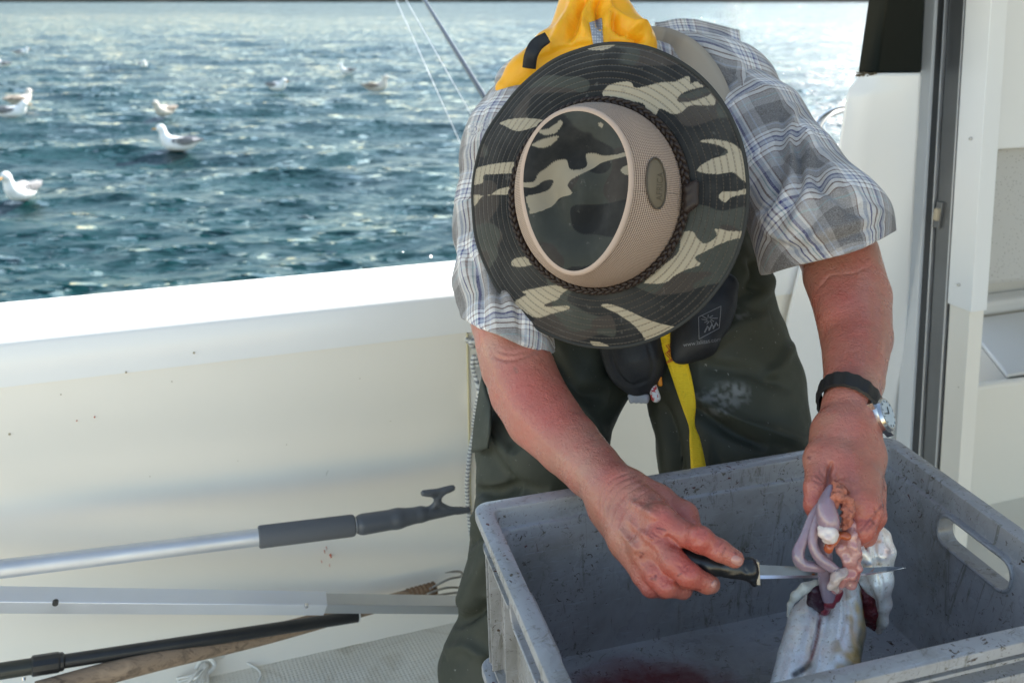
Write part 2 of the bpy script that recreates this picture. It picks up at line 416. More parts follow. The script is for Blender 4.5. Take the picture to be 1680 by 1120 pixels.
# inner bulwark: slightly bellied panel with a soft cove to the deck
prof = [(WB, .70), (WB+.0, .5), (WB-.001, .36), (WB-.002, .30), (WB-.0035, .24), (WB-.006, .18), (WB-.016, .09), (WB-.04, .045), (WB-.075, .012), (WB-.09, .001), (WB+.1, .001), (WB+.1, .70)]
A_SEAM = float((PB(770, 700, WB))@EX)
o = sweep_a(prof, -3.2, A_SEAM-.002, 2).build('side_panel', M_wall, boat, auto=40)
o = sweep_a([(b+(.004 if b <= WB+.01 else 0), z) for b, z in prof], A_SEAM+.001, 1.60, 2).build('side_panel', M_wall, boat, auto=40)
A_PIL = float(PB(1385, 420, WB)@EX)
gp = [(WB-.002, .652), (WB-.004, .727), (WB+.002, .735), (WB+.01, .738), (WB+.245, .738), (WB+.258, .734), (WB+.264, .722), (WB+.264, .60), (WB+.102, .60), (WB+.102, .652)]
sweep_a(gp, -3.2, A_PIL+.25, 2).build('gunwale', M_white, boat, auto=50)
hull = [(WB+.103, -.6), (WB+.103, .64), (WB+.255, .60), (WB+.262, .5), (WB+.20, 0), (WB+.12, -.6)]
sweep_a(hull, -3.2, 1.60, 2).build('hull_side', M_white, boat, auto=50)
# deck: textured sheet with a plain border, gutter and hatch line
MB().box((-3.2, -1.5, -.04), (1.60, WB-.05, -.001), BF).build('deck', bpy.data.materials.get('smooth_deck') or mat('smooth_deck', (.72, .70, .63), .4, var=[(3, .4, (.6, .56, .48))]), boat); MB().box((1.601, -1.5, -.04), (3.0, 2.2, -.001), BF).build('deck', bpy.data.materials['smooth_deck'], boat)
dk = MB()
e1 = PZ(740, 990, 0); e0 = PZ(400, 1046, 0)           # the edge of the textured field runs along here
eb = float(e1@EY)
dk.box((-3.1, 1.21, 0), (1.3, eb, .003), BF); dk.box((-3.1, -1.4, 0), (1.3, 1.185, .003), BF)
dk.build('deck_grip_field', M_deck, boat)
# cabin side pillar, moulded: outline rows (py, left, ridge, right)
def loftrows(rows, bl, br_, bk, name, m, bev=.006):
    P = []; k = 6
    for py, xl, xm, xr in rows:
        l, mm_, r_ = PB(xl, py, bl), PB(xm, py, br_), PB(xr, py, br_-.01)
        P += [l+EY*bk*.7+EX*bk*.75, l, l*.5+mm_*.5-EY*.004, mm_, r_, r_+EY*bk*.7+EX*bk*.65]
    Fc = [(i*k+j, i*k+(j+1) % k, (i+1)*k+(j+1) % k, (i+1)*k+j) for i in range(len(rows)-1) for j in range(k)]+[tuple(range(k))[::-1], tuple(range((len(rows)-1)*k, len(rows)*k))]
    mb = MB(); mb.add(P, Fc); return mb.build(name, m, boat, auto=38, bevel=bev)
loftrows([(1180, 1236, 1300, 1450), (740, 1262, 1330, 1475), (520, 1290, 1362, 1488), (430, 1312, 1385, 1494), (392, 1340, 1398, 1496), (340, 1366, 1410, 1499), (250, 1374, 1424, 1504), (221, 1378, 1426, 1506), (161, 1387, 1435, 1509),
          (146, 1391, 1439, 1510), (132, 1404, 1447, 1511), (120, 1407, 1449, 1511)], WB-.02, WB-.055, .26, 'cabin_pillar', M_white)
loftrows([(119, 1408, 1440, 1511), (0, 1425, 1455, 1517), (-330, 1472, 1495, 1536)], WB-.016, WB-.05, .24, 'window_corner', mat('black_gloss', (.006, .009, .008), .3, spec=.12), .003)
for i in range(14):
    px = 1407+rnd.random()*34; py = 119+rnd.random()*7; q = PB(px, py, WB-.020-.035*(px-1407)/40)-EY*.003; r_ = .001+.002*rnd.random()
    mb = MB(); mb.tube([q-EY*.0025, q+EY*.012], r_, 6); mb.build('chipped_edge', bpy.data.materials.get('rust') or mat('rust', (.10, .08, .05), .9), boat)

# sliding door frame on the plane a = AF; edges read at the top (y 0) and at y 740, the frame leans slightly
AF = 1.62
def vbar(name, xl0, xr0, xl1, xr1, m, off=0., th=.02, zlo=-.0, zhi=2.15, bev=.001):
    def edge(x0, x1):
        p, q = PA(x0, 0, AF), PA(x1, 740, AF); b0, b1 = p@EY, q@EY; return lambda z: b1+(b0-b1)*(z-q[2])/(p[2]-q[2])
    L_, R_ = edge(xl0, xl1), edge(xr0, xr1); P = []
    for z in (zlo, zhi): P += [B(AF-off, R_(z), z), B(AF-off+th, R_(z), z), B(AF-off+th, L_(z), z), B(AF-off, L_(z), z)]
    return MB().hexa(P).build(name, m, boat, bevel=bev)
zt = float(PA(1585, 505, AF)[2])
vbar('door_frame', 1517, 1541, 1475, 1498, M_aluwhite, .012, .05)
vbar('door_seal', 1541.3, 1554, 1498.3, 1512, M_dark, .004, .03)
vbar('door_rail', 1554.2, 1556.2, 1512.2, 1514.2, M_alu, .010, .03)
vbar('door_seal', 1556.4, 1559, 1514.4, 1517, M_black, .0, .03)
vbar('door_rail', 1559.2, 1586, 1517.2, 1540, M_rail, .003, .03)
vbar('door_rail', 1586.2, 1588.5, 1540.2, 1542.5, M_alu, .010, .03)
vbar('door_seal', 1588.8, 1593, 1542.8, 1546.5, M_black, .0, .03)
tr = vbar('door_trim', 1593.3, 1635, 1547, 1586, M_white, .014, .045, zlo=zt)
vbar('door_trim', 1594, 1632, 1548, 1580, M_wall, .008, .04, zhi=zt-.001)
for px, py in ((1605, 227), (1585, 466)):
    q = PA(px-3, py, AF)-EX*.015
    mb = MB(); mb.tube([q, q-EX*.0035], [.0042, .003], 14); mb.build('screw', M_steel, tr, auto=30)
q = PA(1540, 352, AF-.005)
mb = MB(); mb.box((-.006, -.012, -.03), (.012, .006, .03), lambda a, b, z: q+EX*a+EY*b+EZ*z).build('latch_plate', M_rail, boat, bevel=.001)
mb = MB(); mb.box((-.014, -.010, -.012), (-.003, .003, .016), lambda a, b, z: q+EX*a+EY*b+EZ*z).build('latch', mat('bone_plastic', (.5, .42, .3), .5), boat, bevel=.002)
# cabin interior seen through the doorway
BI = 1.64
def ipanel(name, pts, th, m, b=BI, bev=.004):         # polygon on a plane b = const
    mb = MB(); Q = [PB(x, y, b) for x, y in pts]
    P = Q+[p+EY*th for p in Q]; n = len(Q)
    mb.add(P, [tuple(range(n)), tuple(range(n, 2*n))[::-1]]+[(i, i+n, (i+1) % n+n, (i+1) % n) for i in range(n)])
    return mb.build(name, m, boat, bevel=bev)
ipanel('cabin_lining', [(1612, -60), (1800, -60), (1800, 236), (1612, 247)], .05, M_white, BI)
ipanel('speckled_panel', [(1596, 240), (1800, 230), (1800, 452), (1596, 470)], .03, M_flock, BI+.04, .012)
zc = float(PB(1590, 634, BI)[2]); qf = PZ(1588, 527, zc); bf = float(qf@EY); qn = PZ(1652, 614, zc); bn = float(qn@EY); ad = float(qn@EX); af_ = float(qf@EX)
M_shelf = mat('grey_moulding', (.52, .51, .48), .5, var=[(4, .3, (.47, .46, .44))])
AC = AF+.06; MB().box((float(PB(1606, 300, bf+.11)@EX), bf+.10, 0), (2.899, bf+.12, 2.155), BF).build('cabin_back_panel', M_shelf, boat)
MB().box((AC, bf+.02, zc+.0), (af_+1.6, bf+.099, zc+.045), BF).build('counter_lip', M_grey, boat, bevel=.012)
ipanel('counter_front', [(1560, 639), (1800, 610), (1800, 1250), (1560, 1250)], .03, M_wall, BI, .010)
mb = MB(); P = [B(ad, BI+.031, zc-.012), B(ad+1.2, BI+.031, zc-.012), B(ad+1.2, bf+.02, zc-.012), B(af_, bf+.02, zc-.012)]; mb.hexa(P+[p+EZ*.012 for p in P]); mb.build('counter_top', M_grey, boat, bevel=.005)
mb = MB(); P = [B(ad-.035, BI+.031, zc-.13), B(ad+.002, BI+.031, zc-.13), B(af_+.002, bf+.02, zc-.13), B(af_-.035, bf+.02, zc-.13)]; Pt = [B(ad-.0, BI+.031, zc-.013), B(ad+.012, BI+.031, zc-.013), B(af_+.012, bf+.02, zc-.013), B(af_, bf+.02, zc-.013)]
mb.hexa(P+Pt); mb.build('basin_side', M_shelf, boat)
MB().box((AC, BI+.031, zc-.15), (af_+.3, bf+.02, zc-.131), BF).build('basin_floor', M_shelf, boat)
MB().box((AC, bf+.021, zc-.15), (ad+.1, bf+.04, zc-.001), BF).build('basin_back', M_shelf, boat)
# unseen cabin roof over the cockpit, its edges set for the shade below
MB().box((-.75, 1.15, 2.16), (3.0, 2.42, 2.24), BF).build('cabin_roof', M_white, boat, bevel=.02); MB().box((AF, -1.2, 2.16), (3.0, 1.149, 2.24), BF).build('cabin_roof', M_white, boat, bevel=.02); MB().box((2.9, -1.2, .0), (2.95, bf+.12, 2.155), BF).build('cabin_bulkhead', M_grey, boat)
# cockpit recess with a rope bracket behind the man
br = MB(); 
def wq(px, py, out=0.): return PB(px, py, WB+.004-out)
def plate(pts, o0, o1): 
    P = [wq(x, y, o0) for x, y in pts]+[wq(x, y, o1) for x, y in pts]; n = len(pts)
    return P, [tuple(range(n)), tuple(range(n, 2*n))[::-1]]+[(i, i+n, (i+1) % n+n, (i+1) % n) for i in range(n)]
br.add(*plate([(783, 634), (800, 634), (812, 650), (812, 740), (797, 740), (792, 690), (779, 668)], .001, .045))
br.add(*plate([(778, 812), (800, 800), (830, 812), (812, 890), (786, 872)], .001, .03))
br.build('rope_bracket', M_wall, boat, bevel=.006, seg=3)
rc = MB(); rc.add(*plate([(773, 602), (800, 596), (806, 612), (806, 680), (786, 684), (773, 672)], .0015, .004)); rc.build('recess', M_grey, boat, bevel=.002)
mb = MB(); mb.tube([B(A_SEAM-.001, WB-.001, .012), B(A_SEAM-.001, WB-.0, .65)], .0022, 6); mb.build('panel_seam', mat('yellowed_sealant', (.62, .55, .33), .7), boat)
# chrome grab rail beyond the gunwale
G = [PB(x, y, WB+.24) for x, y in ((1338, 220), (1346, 200), (1360, 188), (1380, 180), (1400, 178), (1425, 178))]
mb = MB(); mb.tube(G, .010, 12, sub=5); mb.build('grab_rail', M_steel, boat, smooth=True)
mb = MB(); mb.tube([G[0]+(0, 0, .0), G[0]-EZ*(G[0][2]-.735)], .010, 12); mb.build('grab_rail', M_steel, boat, smooth=True)
# small marks on the bulwark (fish blood, rust)
M_bl = mat('dry_blood', (.55, .16, .10), .5); M_gr = mat('grime', (.38, .32, .22), .7)
for px, py, r_ in ((543, 913, .003), (541, 928, .001), (533, 906, .0012), (536, 900, .001), (126, 690, .0015), (155, 684, .0018), (528, 922, .001)):
    q = PB(px, py, WB-.002 if py < 800 else WB-.014); mb = MB(); mb.tube([q+EY*.01, q-EY*.002], [r_, r_*.6], 7); mb.build('blood_spot', M_bl, boat)
for px, py, r_ in ((16, 711, .0035), (100, 646, .0018), (282, 625, .0016), (207, 609, .0025), (318, 577, .003), (246, 780, .0015), (390, 755, .0012), (620, 527, .001), (590, 620, .0012), (470, 728, .0015), (640, 690, .001)):
    q = PB(px, py, WB+.002); mb = MB(); mb.tube([q+EY*.004, q-EY*.0035-EY*.004*(540 < py < 615)], [r_, r_*.6], 7); mb.build('grime_spot', M_gr, boat)

# ------------------------------------------------------------ stacked crates
def crate_mat():
    def ex(N, L, c, co, noise, ramp, mix, p):
        c = mix(ramp(noise(2.2, 6, .7, 1.2), .48, .74), c, (.17, .16, .13))
        cl = ramp(noise(6, 5, .7, .8), .42, .56)
        def mul(a_, b_):
            q = N.new('ShaderNodeMath'); q.operation = 'MULTIPLY'; L.new(a_, q.inputs[0]); L.new(b_, q.inputs[1]); return q.outputs[0]
        c = mix(mul(ramp(noise(120, 3, .6, 1.2), .63, .66), cl), c, (.075, .05, .035)); c = mix(mul(ramp(noise(46, 5, .7, 2.0), .60, .66), cl), c, (.12, .105, .075)); c = mix(mul(ramp(noise(62, 2, .5, 1.5), .70, .72), ramp(noise(5, 3), .5, .6)), c, (.10, .02, .016))
        c = mix(mul(ramp(noise(210, 2, .5, .5), .68, .71), ramp(noise(11, 3), .5, .62)), c, (.05, .03, .022))
        mp = N.new('ShaderNodeMapping'); mp.inputs['Scale'].default_value = (1, 1, .16); mp.inputs['Rotation'].default_value = (.3, .3, .1); L.new(co, mp.inputs[0])
        c = mix(ramp(noise(34, 6, .75, 2.2, mp.outputs[0]), .56, .68), c, mix(.75, c, (.13, .12, .085)))
        mp2 = N.new('ShaderNodeMapping'); mp2.inputs['Scale'].default_value = (1, 9, 9); mp2.inputs['Rotation'].default_value = (.5, .4, .5); L.new(co, mp2.inputs[0])
        c = mix(ramp(noise(26, 3, .6, .3, mp2.outputs[0]), .62, .70), c, mix(.6, c, (.40, .42, .45)))
        # puddle of blood at the near left of the floor
        s = N.new('ShaderNodeSeparateXYZ'); L.new(co, s.inputs[0])
        def near(v, x0, w_):
            q = N.new('ShaderNodeMath'); q.operation = 'SUBTRACT'; L.new(v, q.inputs[0]); q.inputs[1].default_value = x0
            q2 = N.new('ShaderNodeMath'); q2.operation = 'DIVIDE'; L.new(q.outputs[0], q2.inputs[0]); q2.inputs[1].default_value = w_
            q3 = N.new('ShaderNodeMath'); q3.operation = 'POWER'; L.new(q2.outputs[0], q3.inputs[0]); q3.inputs[1].default_value = 2
            q4 = N.new('ShaderNodeMath'); q4.operation = 'ABSOLUTE'; L.new(q3.outputs[0], q4.inputs[0]); return q4.outputs[0]
        def add(a_, b_):
            q = N.new('ShaderNodeMath'); q.operation = 'ADD'; L.new(a_, q.inputs[0]); L.new(b_, q.inputs[1]); return q.outputs[0]
        dd = add(add(near(s.outputs[0], .17, .13), near(s.outputs[1], -.17, .10)), near(s.outputs[2], -.236, .012))
        nz = noise(22, 5, .6, .5); q = N.new('ShaderNodeMath'); q.operation = 'MULTIPLY_ADD'; L.new(nz, q.inputs[0]); q.inputs[1].default_value = -1.3; L.new(dd, q.inputs[2])
        r = N.new('ShaderNodeMapRange'); r.inputs[1].default_value = -.15; r.inputs[2].default_value = .75; r.inputs[3].default_value = .92; r.inputs[4].default_value = 0; L.new(q.outputs[0], r.inputs[0])
        return mix(r.outputs[0], c, (.14, .012, .012))
    return mat('grey_crate_plastic', (.355, .35, .352), .30, spec=.5, extra=ex, vr=.1, bump=[(45, .12, .002)])
M_crate = crate_mat()
CO = np.array([-.050, .992, CZ-.584])
def rotm(y, a, b):
    return np.array(Matrix.Rotation(y, 3, 'Z') @ Matrix.Rotation(a, 3, 'X') @ Matrix.Rotation(b, 3, 'Y'))
CR = rotm(.264, .02, -.028)
def rrect(ins, r, W=.6, D=.4, n=7, side=8):
    x0, x1, y0, y1 = ins, W-ins, -D+ins, -ins; P = []
    cs = [(x1-r, y1-r, 0), (x0+r, y1-r, 90), (x0+r, y0+r, 180), (x1-r, y0+r, 270)]
    for j, (cx, cy, a0) in enumerate(cs):
        for k in range(n): a = R(a0+90*k/(n-1)); P.append((cx+r*math.cos(a), cy+r*math.sin(a)))
        nx = cs[(j+1) % 4]; a = R(a0+90); b_ = R(nx[2]); p0 = np.array(P[-1]); p1 = np.array((nx[0]+r*math.cos(b_), nx[1]+r*math.sin(b_)))
        for k in range(1, side): P.append(tuple(p0+(p1-p0)*k/side))
    return P
def build_crate():
    root = empty('plastic_crate', (0, 0, 0))
    # (inset, z, corner radius)
    prof = [(.0, -.013, .020), (0, -.002, .020), (.0006, -.0006, .020), (.002, 0, .019), (.0195, 0, .012), (.0208, -.0006, .011), (.0214, -.002, .011), (.0225, -.024, .011),
            (.0235, -.0265, .012), (.0275, -.0285, .014), (.029, -.032, .016), (.037, -.228, .016), (.039, -.233, .015), (.045, -.2355, .012), (.12, -.236, .01),
            ]
    bottom = [(.12, -.240, .01), (.04, -.240, .02), (.022, -.238, .02), (.020, -.226, .02), (.010, -.225, .024), (.010, -.219, .024), (.021, -.218, .02), (.0205, -.052, .02),
              (.006, -.051, .026), (.006, -.046, .026), (.020, -.045, .02), (.020, -.030, .02), (.006, -.029, .026), (.006, -.025, .026), (.0195, -.024, .02), (.0195, -.014, .02)]
    pr = prof+bottom; V = []; Fc = []; m = None
    for ins, z, r_ in pr:
        p = rrect(ins, max(r_, .004)); m = len(p); V += [(x, y, z) for x, y in p]
    n = len(pr)
    Fc = [(i*m+k, ((i+1) % n)*m+k, ((i+1) % n)*m+(k+1) % m, i*m+(k+1) % m) for i in range(n) for k in range(m) if i != 14]
    Fc += [tuple(14*m+k for k in range(m))[::-1], tuple(15*m+k for k in range(m))]
    me = npmesh('tub', V, Fc, True); bm = bmesh.new(); bm.from_mesh(me); bmesh.ops.recalc_face_normals(bm, faces=bm.faces); bm.to_mesh(me); bm.free()
    tub = link('tub', me, M_crate, None)
    cut = MB()
    def rr2(cy, cz, hw, hh, r_):
        P = []
        for cx_, cz_, a0 in ((cy+hw-r_, cz+hh-r_, 0), (cy-hw+r_, cz+hh-r_, 90), (cy-hw+r_, cz-hh+r_, 180), (cy+hw-r_, cz-hh+r_, 270)):
            for k in range(6): a = R(a0+90*k/5); P.append((cx_+r_*math.cos(a), cz_+r_*math.sin(a)))
        return P
    for x0, x1 in ((-.02, .06), (.54, .62)):
        cut.prism(rr2(-.206, -.0495, .060, .0195, .0165), x0, x1, lambda y, z, x: (x, y, z))
    co = cut.build('cutter', None, None); 
    bmc = bmesh.new(); bmc.from_mesh(co.data); bmesh.ops.recalc_face_normals(bmc, faces=bmc.faces); bmc.to_mesh(co.data); bmc.free()
    md = modobj(tub, 'BOOLEAN', object=co, operation='DIFFERENCE', solver='EXACT')
    dg = bpy.context.evaluated_depsgraph_get(); me2 = bpy.data.meshes.new_from_object(tub.evaluated_get(dg)); tub.modifiers.clear()
    tub.data = me2; bpy.data.objects.remove(co)
    me2.polygons.foreach_set('use_smooth', np.ones(len(me2.polygons), bool)); me2.set_sharp_from_angle(angle=R(32))
    tub.parent = root
    # thick lip round each handle hole, inside and out, and the stiffening ribs
    for x0, x1 in ((.0085, .0325), (.5675, .5915)):
        ring = MB(); o1 = rr2(-.206, -.0495, .0635, .0230, .019); i1 = rr2(-.206, -.0495, .0596, .0191, .0162); nn = len(o1)
        P = [(x0, y, z) for y, z in o1]+[(x1, y, z) for y, z in o1]+[(x0, y, z) for y, z in i1]+[(x1, y, z) for y, z in i1]
        Fq = []
        for k in range(nn):
            k2 = (k+1) % nn
            Fq += [(k, k2, nn+k2, nn+k), (2*nn+k2, 2*nn+k, 3*nn+k, 3*nn+k2), (k2, k, 2*nn+k, 2*nn+k2), (nn+k, nn+k2, 3*nn+k2, 3*nn+k)]
        ring.add(P, Fq); o = ring.build('handle_grip', M_crate, None, bevel=.0015, auto=50); o.parent = root
    for y in (-.036, -.052, -.125, -.292, -.350, -.366):
        for x0, x1 in ((.007, .0225), (.5775, .593)): o = MB().box((x0, y-.0015, -.2185), (x1, y+.0015, -.0525)).build('rib', M_crate, None); o.parent = root
    for x in (.036, .15, .3, .45, .564):
        for y0, y1 in ((-.0225, -.007), (-.393, -.3775)): o = MB().box((x-.0015, y0, -.2185), (x+.0015, y1, -.0525)).build('rib', M_crate, None); o.parent = root
    return root
def setm(o, M3, t):
    Mx = Matrix.Identity(4)
    for i in range(3):
        for j in range(3): Mx[i][j] = M3[i][j]
        Mx[i][3] = t[i]
    o.matrix_world = Mx
crates = [build_crate()]
for k in (1, 2):
    r_ = crates[0].copy(); COL.objects.link(r_); crates.append(r_)
    for ch in crates[0].children:
        c = ch.copy(); COL.objects.link(c); c.parent = r_
labs = ['open grey plastic crate on top of the stack, with the fish being gutted inside', 'grey plastic crate directly under the open crate with the fish', 'lowest grey plastic crate of the stack, standing on the deck']
for k, c in enumerate(crates):
    setm(c, CR, CO+CR@np.array((0, 0, -.2401*k))); tag(c, labs[k], 'crate', 'stacked grey fish crates')

# ------------------------------------------------------------ poles lying along the bulwark
def polyL(a, b, n): return [a+(b-a)*t for t in np.linspace(0, 1, n)]
# telescopic boat hook
BH = 1.52
P0, P1 = PB(-220, 960, BH), PB(770, 838, BH); bdir = (P1-P0)/np.linalg.norm(P1-P0)
def onh(px): # point of the hook axis under pixel column px
    t0, t1 = 0., 1.
    for _ in range(40):
        t = (t0+t1)/2; q, _d = project((P0+(P1-P0)*t)[None])
        if q[0, 0] < px: t0 = t
        else: t1 = t
    return P0+(P1-P0)*t
bh = empty('boat_hook', onh(300), 'aluminium boat hook with grey foam grip and double hook head along the bulwark', 'boat hook')
mb = MB(); mb.tube([P0, onh(430)], .0162, 24); mb.tube([onh(578), onh(600)], .0150, 20); mb.build('pole', M_alu, bh, auto=40)
gm = MB(); gm.tube([onh(424), onh(425.5), onh(428), onh(575), onh(580), onh(582)], [.018, .0205, .0212, .0212, .0205, .018], 24)
gm.build('grip', mat('grey_foam', (.11, .115, .125), .8, bump=[(300, .4, .001)]), bh, auto=40)
upv = EZ-bdir*(EZ@bdir); upv /= np.linalg.norm(upv)
M_nyl = mat('grey_nylon', (.085, .092, .105), .42, bump=[(60, .2, .001)])
hs = SDF()
def hx(px, up): return onh(px)+upv*up
hs.cone(hx(596, .0), hx(652, .003), .0205, .0195, .006)
hs.cone(hx(652, .003), hx(690, .006), .0195, .015, .006).cone(hx(690, .006), hx(757, .005), .015, .0065, .006).cone(hx(750, .003), hx(767, .003), .0068, .0066, .002)
for s_ in (1,):
    for i, (x0, y0, x1, y1, r0, r1) in enumerate(((700, .012, 714, .024, .006, .0055), (714, .024, 716, .038, .0055, .0055), (716, .038, 706, .050, .0055, .006), (706, .050, 694, .052, .0062, .0062),
                                 (736, .010, 720, .024, .006, .0055), (720, .024, 718, .038, .0055, .0055), (718, .038, 728, .052, .0055, .006), (728, .052, 740, .056, .0062, .0062), (700, .0505, 735, .0545, .006, .006), (690, .006, 740, .006, .009, .006))):
        hs.cone(hx(x0, y0), hx(x1, y1), r0, r1, .004)
V, Q = hs.mesh(.0018); me = npmesh('hook_head', V, Q); hh = link('hook_head', me, M_nyl, bh)
q = onh(626); mb = MB(); vn = -VIEW; mb.tube([q+vn*.0155, q+vn*.0185], [.0045, .0032], 14); mb.build('screw', M_steel, hh, auto=30)

# square aluminium pole
def chan(name, p0, p1, w, h, m, parent=None, roll=0., bev=.001):
    d = (p1-p0)/np.linalg.norm(p1-p0); u = EZ-d*(EZ@d); u /= np.linalg.norm(u); v = np.cross(d, u)
    if roll: c, s = math.cos(roll), math.sin(roll); u, v = u*c+v*s, v*c-u*s
    mb = MB(); mb.hexa([p0-u*h-v*w, p0+v*w-u*h, p1+v*w-u*h, p1-v*w-u*h, p0-v*w+u*h, p0+v*w+u*h, p1+v*w+u*h, p1-v*w+u*h])
    return mb.build(name, m, parent, bevel=bev), u, v, d
A0, A1 = PB(-200, 981, 1.52), PB(800, 992, 1.52)
sq = empty('square_pole', PB(300, 988, 1.52), 'square section silver aluminium pole lying level below the boat hook', 'pole')
pm = PB(533, 989, 1.52); f0 = (pm-A0)/np.linalg.norm(pm-A0)
o, u, v, d = chan('outer_tube', A0, pm, .0165, .0165, mat('extruded_aluminium', (.78, .80, .84), .4, metal=.7, vr=.08), sq, .35, .0015)
mb = MB()
for off in (-.010, -.006, .003, .008):
    a_, b_ = A0-v*.0168+u*off, pm-v*.0168+u*off
    mb.tube([a_, b_], .0009, 6)
mb.build('groove', M_alu, sq)
chan('inner_tube', pm-f0*.02, A1, .0138, .0138, mat('satin_aluminium', (.60, .61, .62), .42, metal=1, vr=.08), sq, .35, .0015)
q = PB(91, 988, 1.49); mb = MB(); mb.tube([q-EY*.004, q+EY*.004], .0048, 14); mb.build('hole', M_black, sq)
q = PB(503, 994, 1.495); mb = MB(); mb.tube([q+EY*.004, q-EY*.003], [.0045, .003], 14); mb.build('rivet', M_steel, sq, auto=30)

# black telescopic pole
k0, k1 = PB(-200, 1131, 1.46), PB(588, 1010, 1.60)
kd = (k1-k0); kp = lambda t: k0+kd*t
def tpx(px):
    t0, t1 = 0., 1.
    for _ in range(30):
        t = (t0+t1)/2; qq, _ = project(kp(t)[None]); t0, t1 = (t, t1) if qq[0, 0] < px else (t0, t)
    return t
bp = empty('black_pole', kp(tpx(200)), 'black telescopic pole with a locking collar lying below the aluminium pole', 'pole')
M_blk = mat('black_painted_metal', (.016, .017, .019), .35, var=[(20, .5, (.035, .035, .033))])
mb = MB(); mb.tube([kp(tpx(95)), kp(tpx(586))], .0125, 20); mb.build('inner_tube', M_blk, bp, auto=40)
mb = MB(); mb.tube([k0, kp(tpx(58))], .0145, 20); mb.build('outer_tube', mat('olive_black_metal', (.035, .036, .027), .3), bp, auto=40)
mb = MB(); mb.tube([kp(tpx(x)) for x in (51, 53, 55, 94, 96, 98, 103, 106)], [.015, .0178, .0182, .0182, .0178, .0165, .0165, .013], 12); mb.build('collar', M_blk, bp, auto=25)
mb = MB(); mb.tube([kp(tpx(586)), kp(tpx(589))], .0135, 20); mb.build('end_ring', mat('white_band', (.7, .7, .68), .4), bp, auto=30)
q = kp(tpx(39))-upv*.013-EY*.010; mb = MB(); mb.tube([q, q-EZ*.004-EY*.003], [.0035, .0028], 10); mb.build('button', M_steel, bp)

# wooden gaff with steel hooks
g = [PB(60, 1136, 1.47), PB(250, 1084, 1.52), PB(420, 1045, 1.58), PB(560, 1008, 1.62), PB(712, 966, 1.655)]
def wood(N, L, c, co, noise, ramp, mix, p):
    mp = N.new('ShaderNodeMapping'); mp.inputs['Rotation'].default_value = (0, .25, -.55); mp.inputs['Scale'].default_value = (.16, 1, 1); L.new(co, mp.inputs[0])
    c = mix(ramp(noise(70, 6, .7, 1, mp.outputs[0]), .46, .70), c, (.10, .07, .05))
    return mix(ramp(noise(24, 4, .6, 1, mp.outputs[0]), .55, .7), c, (.42, .30, .20))
gf = empty('gaff', PB(400, 1040, 1.58), 'old wooden gaff with weathered dark handle and rusty steel hooks at its end', 'gaff')
mb = MB(); mb.tube(g, [.020, .020, .0185, .0165, .0145], 18, sub=6); mb.build('handle', mat('weathered_wood', (.32, .225, .15), .8, extra=wood, bump=[(60, .6, .003)]), gf, smooth=True)
hk = [[(700, 968), (735, 950), (756, 945), (757, 938), (745, 937), (730, 939)], [(700, 974), (730, 964), (757, 964), (775, 972)], [(700, 980), (730, 974), (760, 971), (790, 975)]]
for i, L_ in enumerate(hk):
    mb = MB(); pts = [PB(x, y, 1.645-.01*i) for x, y in L_]; mb.tube(pts, [.0026]*(len(pts)-1)+[.0007], 10, sub=6); mb.build('hook', mat('dull_steel', (.36, .34, .31), .35, metal=1) if i == 0 else bpy.data.materials['dull_steel'], gf, smooth=True)
mb = MB()
for t in np.linspace(0, 1, 7):
    q = g[-1]+(g[-2]-g[-1])*t*.28; dd_ = (g[-2]-g[-1]); dd_ = dd_/np.linalg.norm(dd_)
    mb.tube([q-dd_*.002, q+dd_*.002], .0172, 16)
mb.build('binding', mat('old_binding', (.20, .12, .07), .8), gf)
for px, py in ((678, 973), (690, 965), (660, 978)):
    pass

# hank of thin white cord on the deck
ck = empty('cord_hank', PZ(345, 1095, .02), 'tangled hank of thin white cord lying on the textured deck', 'cord')
M_cord = mat('white_cord', (.78, .77, .73), .6, bump=[(400, .4, .001)])
mb = MB()
for i in range(9):
    r2 = random.Random(i); c0 = (338+r2.uniform(-4, 4), 1086+r2.uniform(-6, 6)); a = -2.6+i*.13+r2.uniform(-.1, .1); ln = r2.uniform(45, 95)
    pts = [PZ(c0[0], c0[1], .03), PZ(c0[0]+math.cos(a)*ln*.5, c0[1]-math.sin(a)*ln*.35+8, .022+r2.random()*.015), PZ(c0[0]+math.cos(a)*ln, c0[1]-math.sin(a)*ln*.55+8, .012), PZ(c0[0]+math.cos(a+.25)*ln*.6, c0[1]-math.sin(a+.2)*ln*.5+12, .010), PZ(c0[0], c0[1]+2, .026)]
    mb.tube(pts, .0024, 8, sub=8)
mb.tube([PZ(x, y, z) for x, y, z in ((340, 1100, .02), (342, 1082, .03), (358, 1076, .03), (385, 1080, .012), (412, 1090, .008), (428, 1104, .008), (420, 1125, .008))], .0024, 8, sub=8)
mb.build('strand', M_cord, ck, smooth=True)
mb = MB(); mb.tube([PZ(x, y, z) for x, y, z in ((322, 1096, .02), (330, 1082, .036), (345, 1080, .038), (352, 1092, .025), (340, 1104, .02))], .0048, 8, sub=6); mb.build('knot', M_cord, ck, smooth=True)

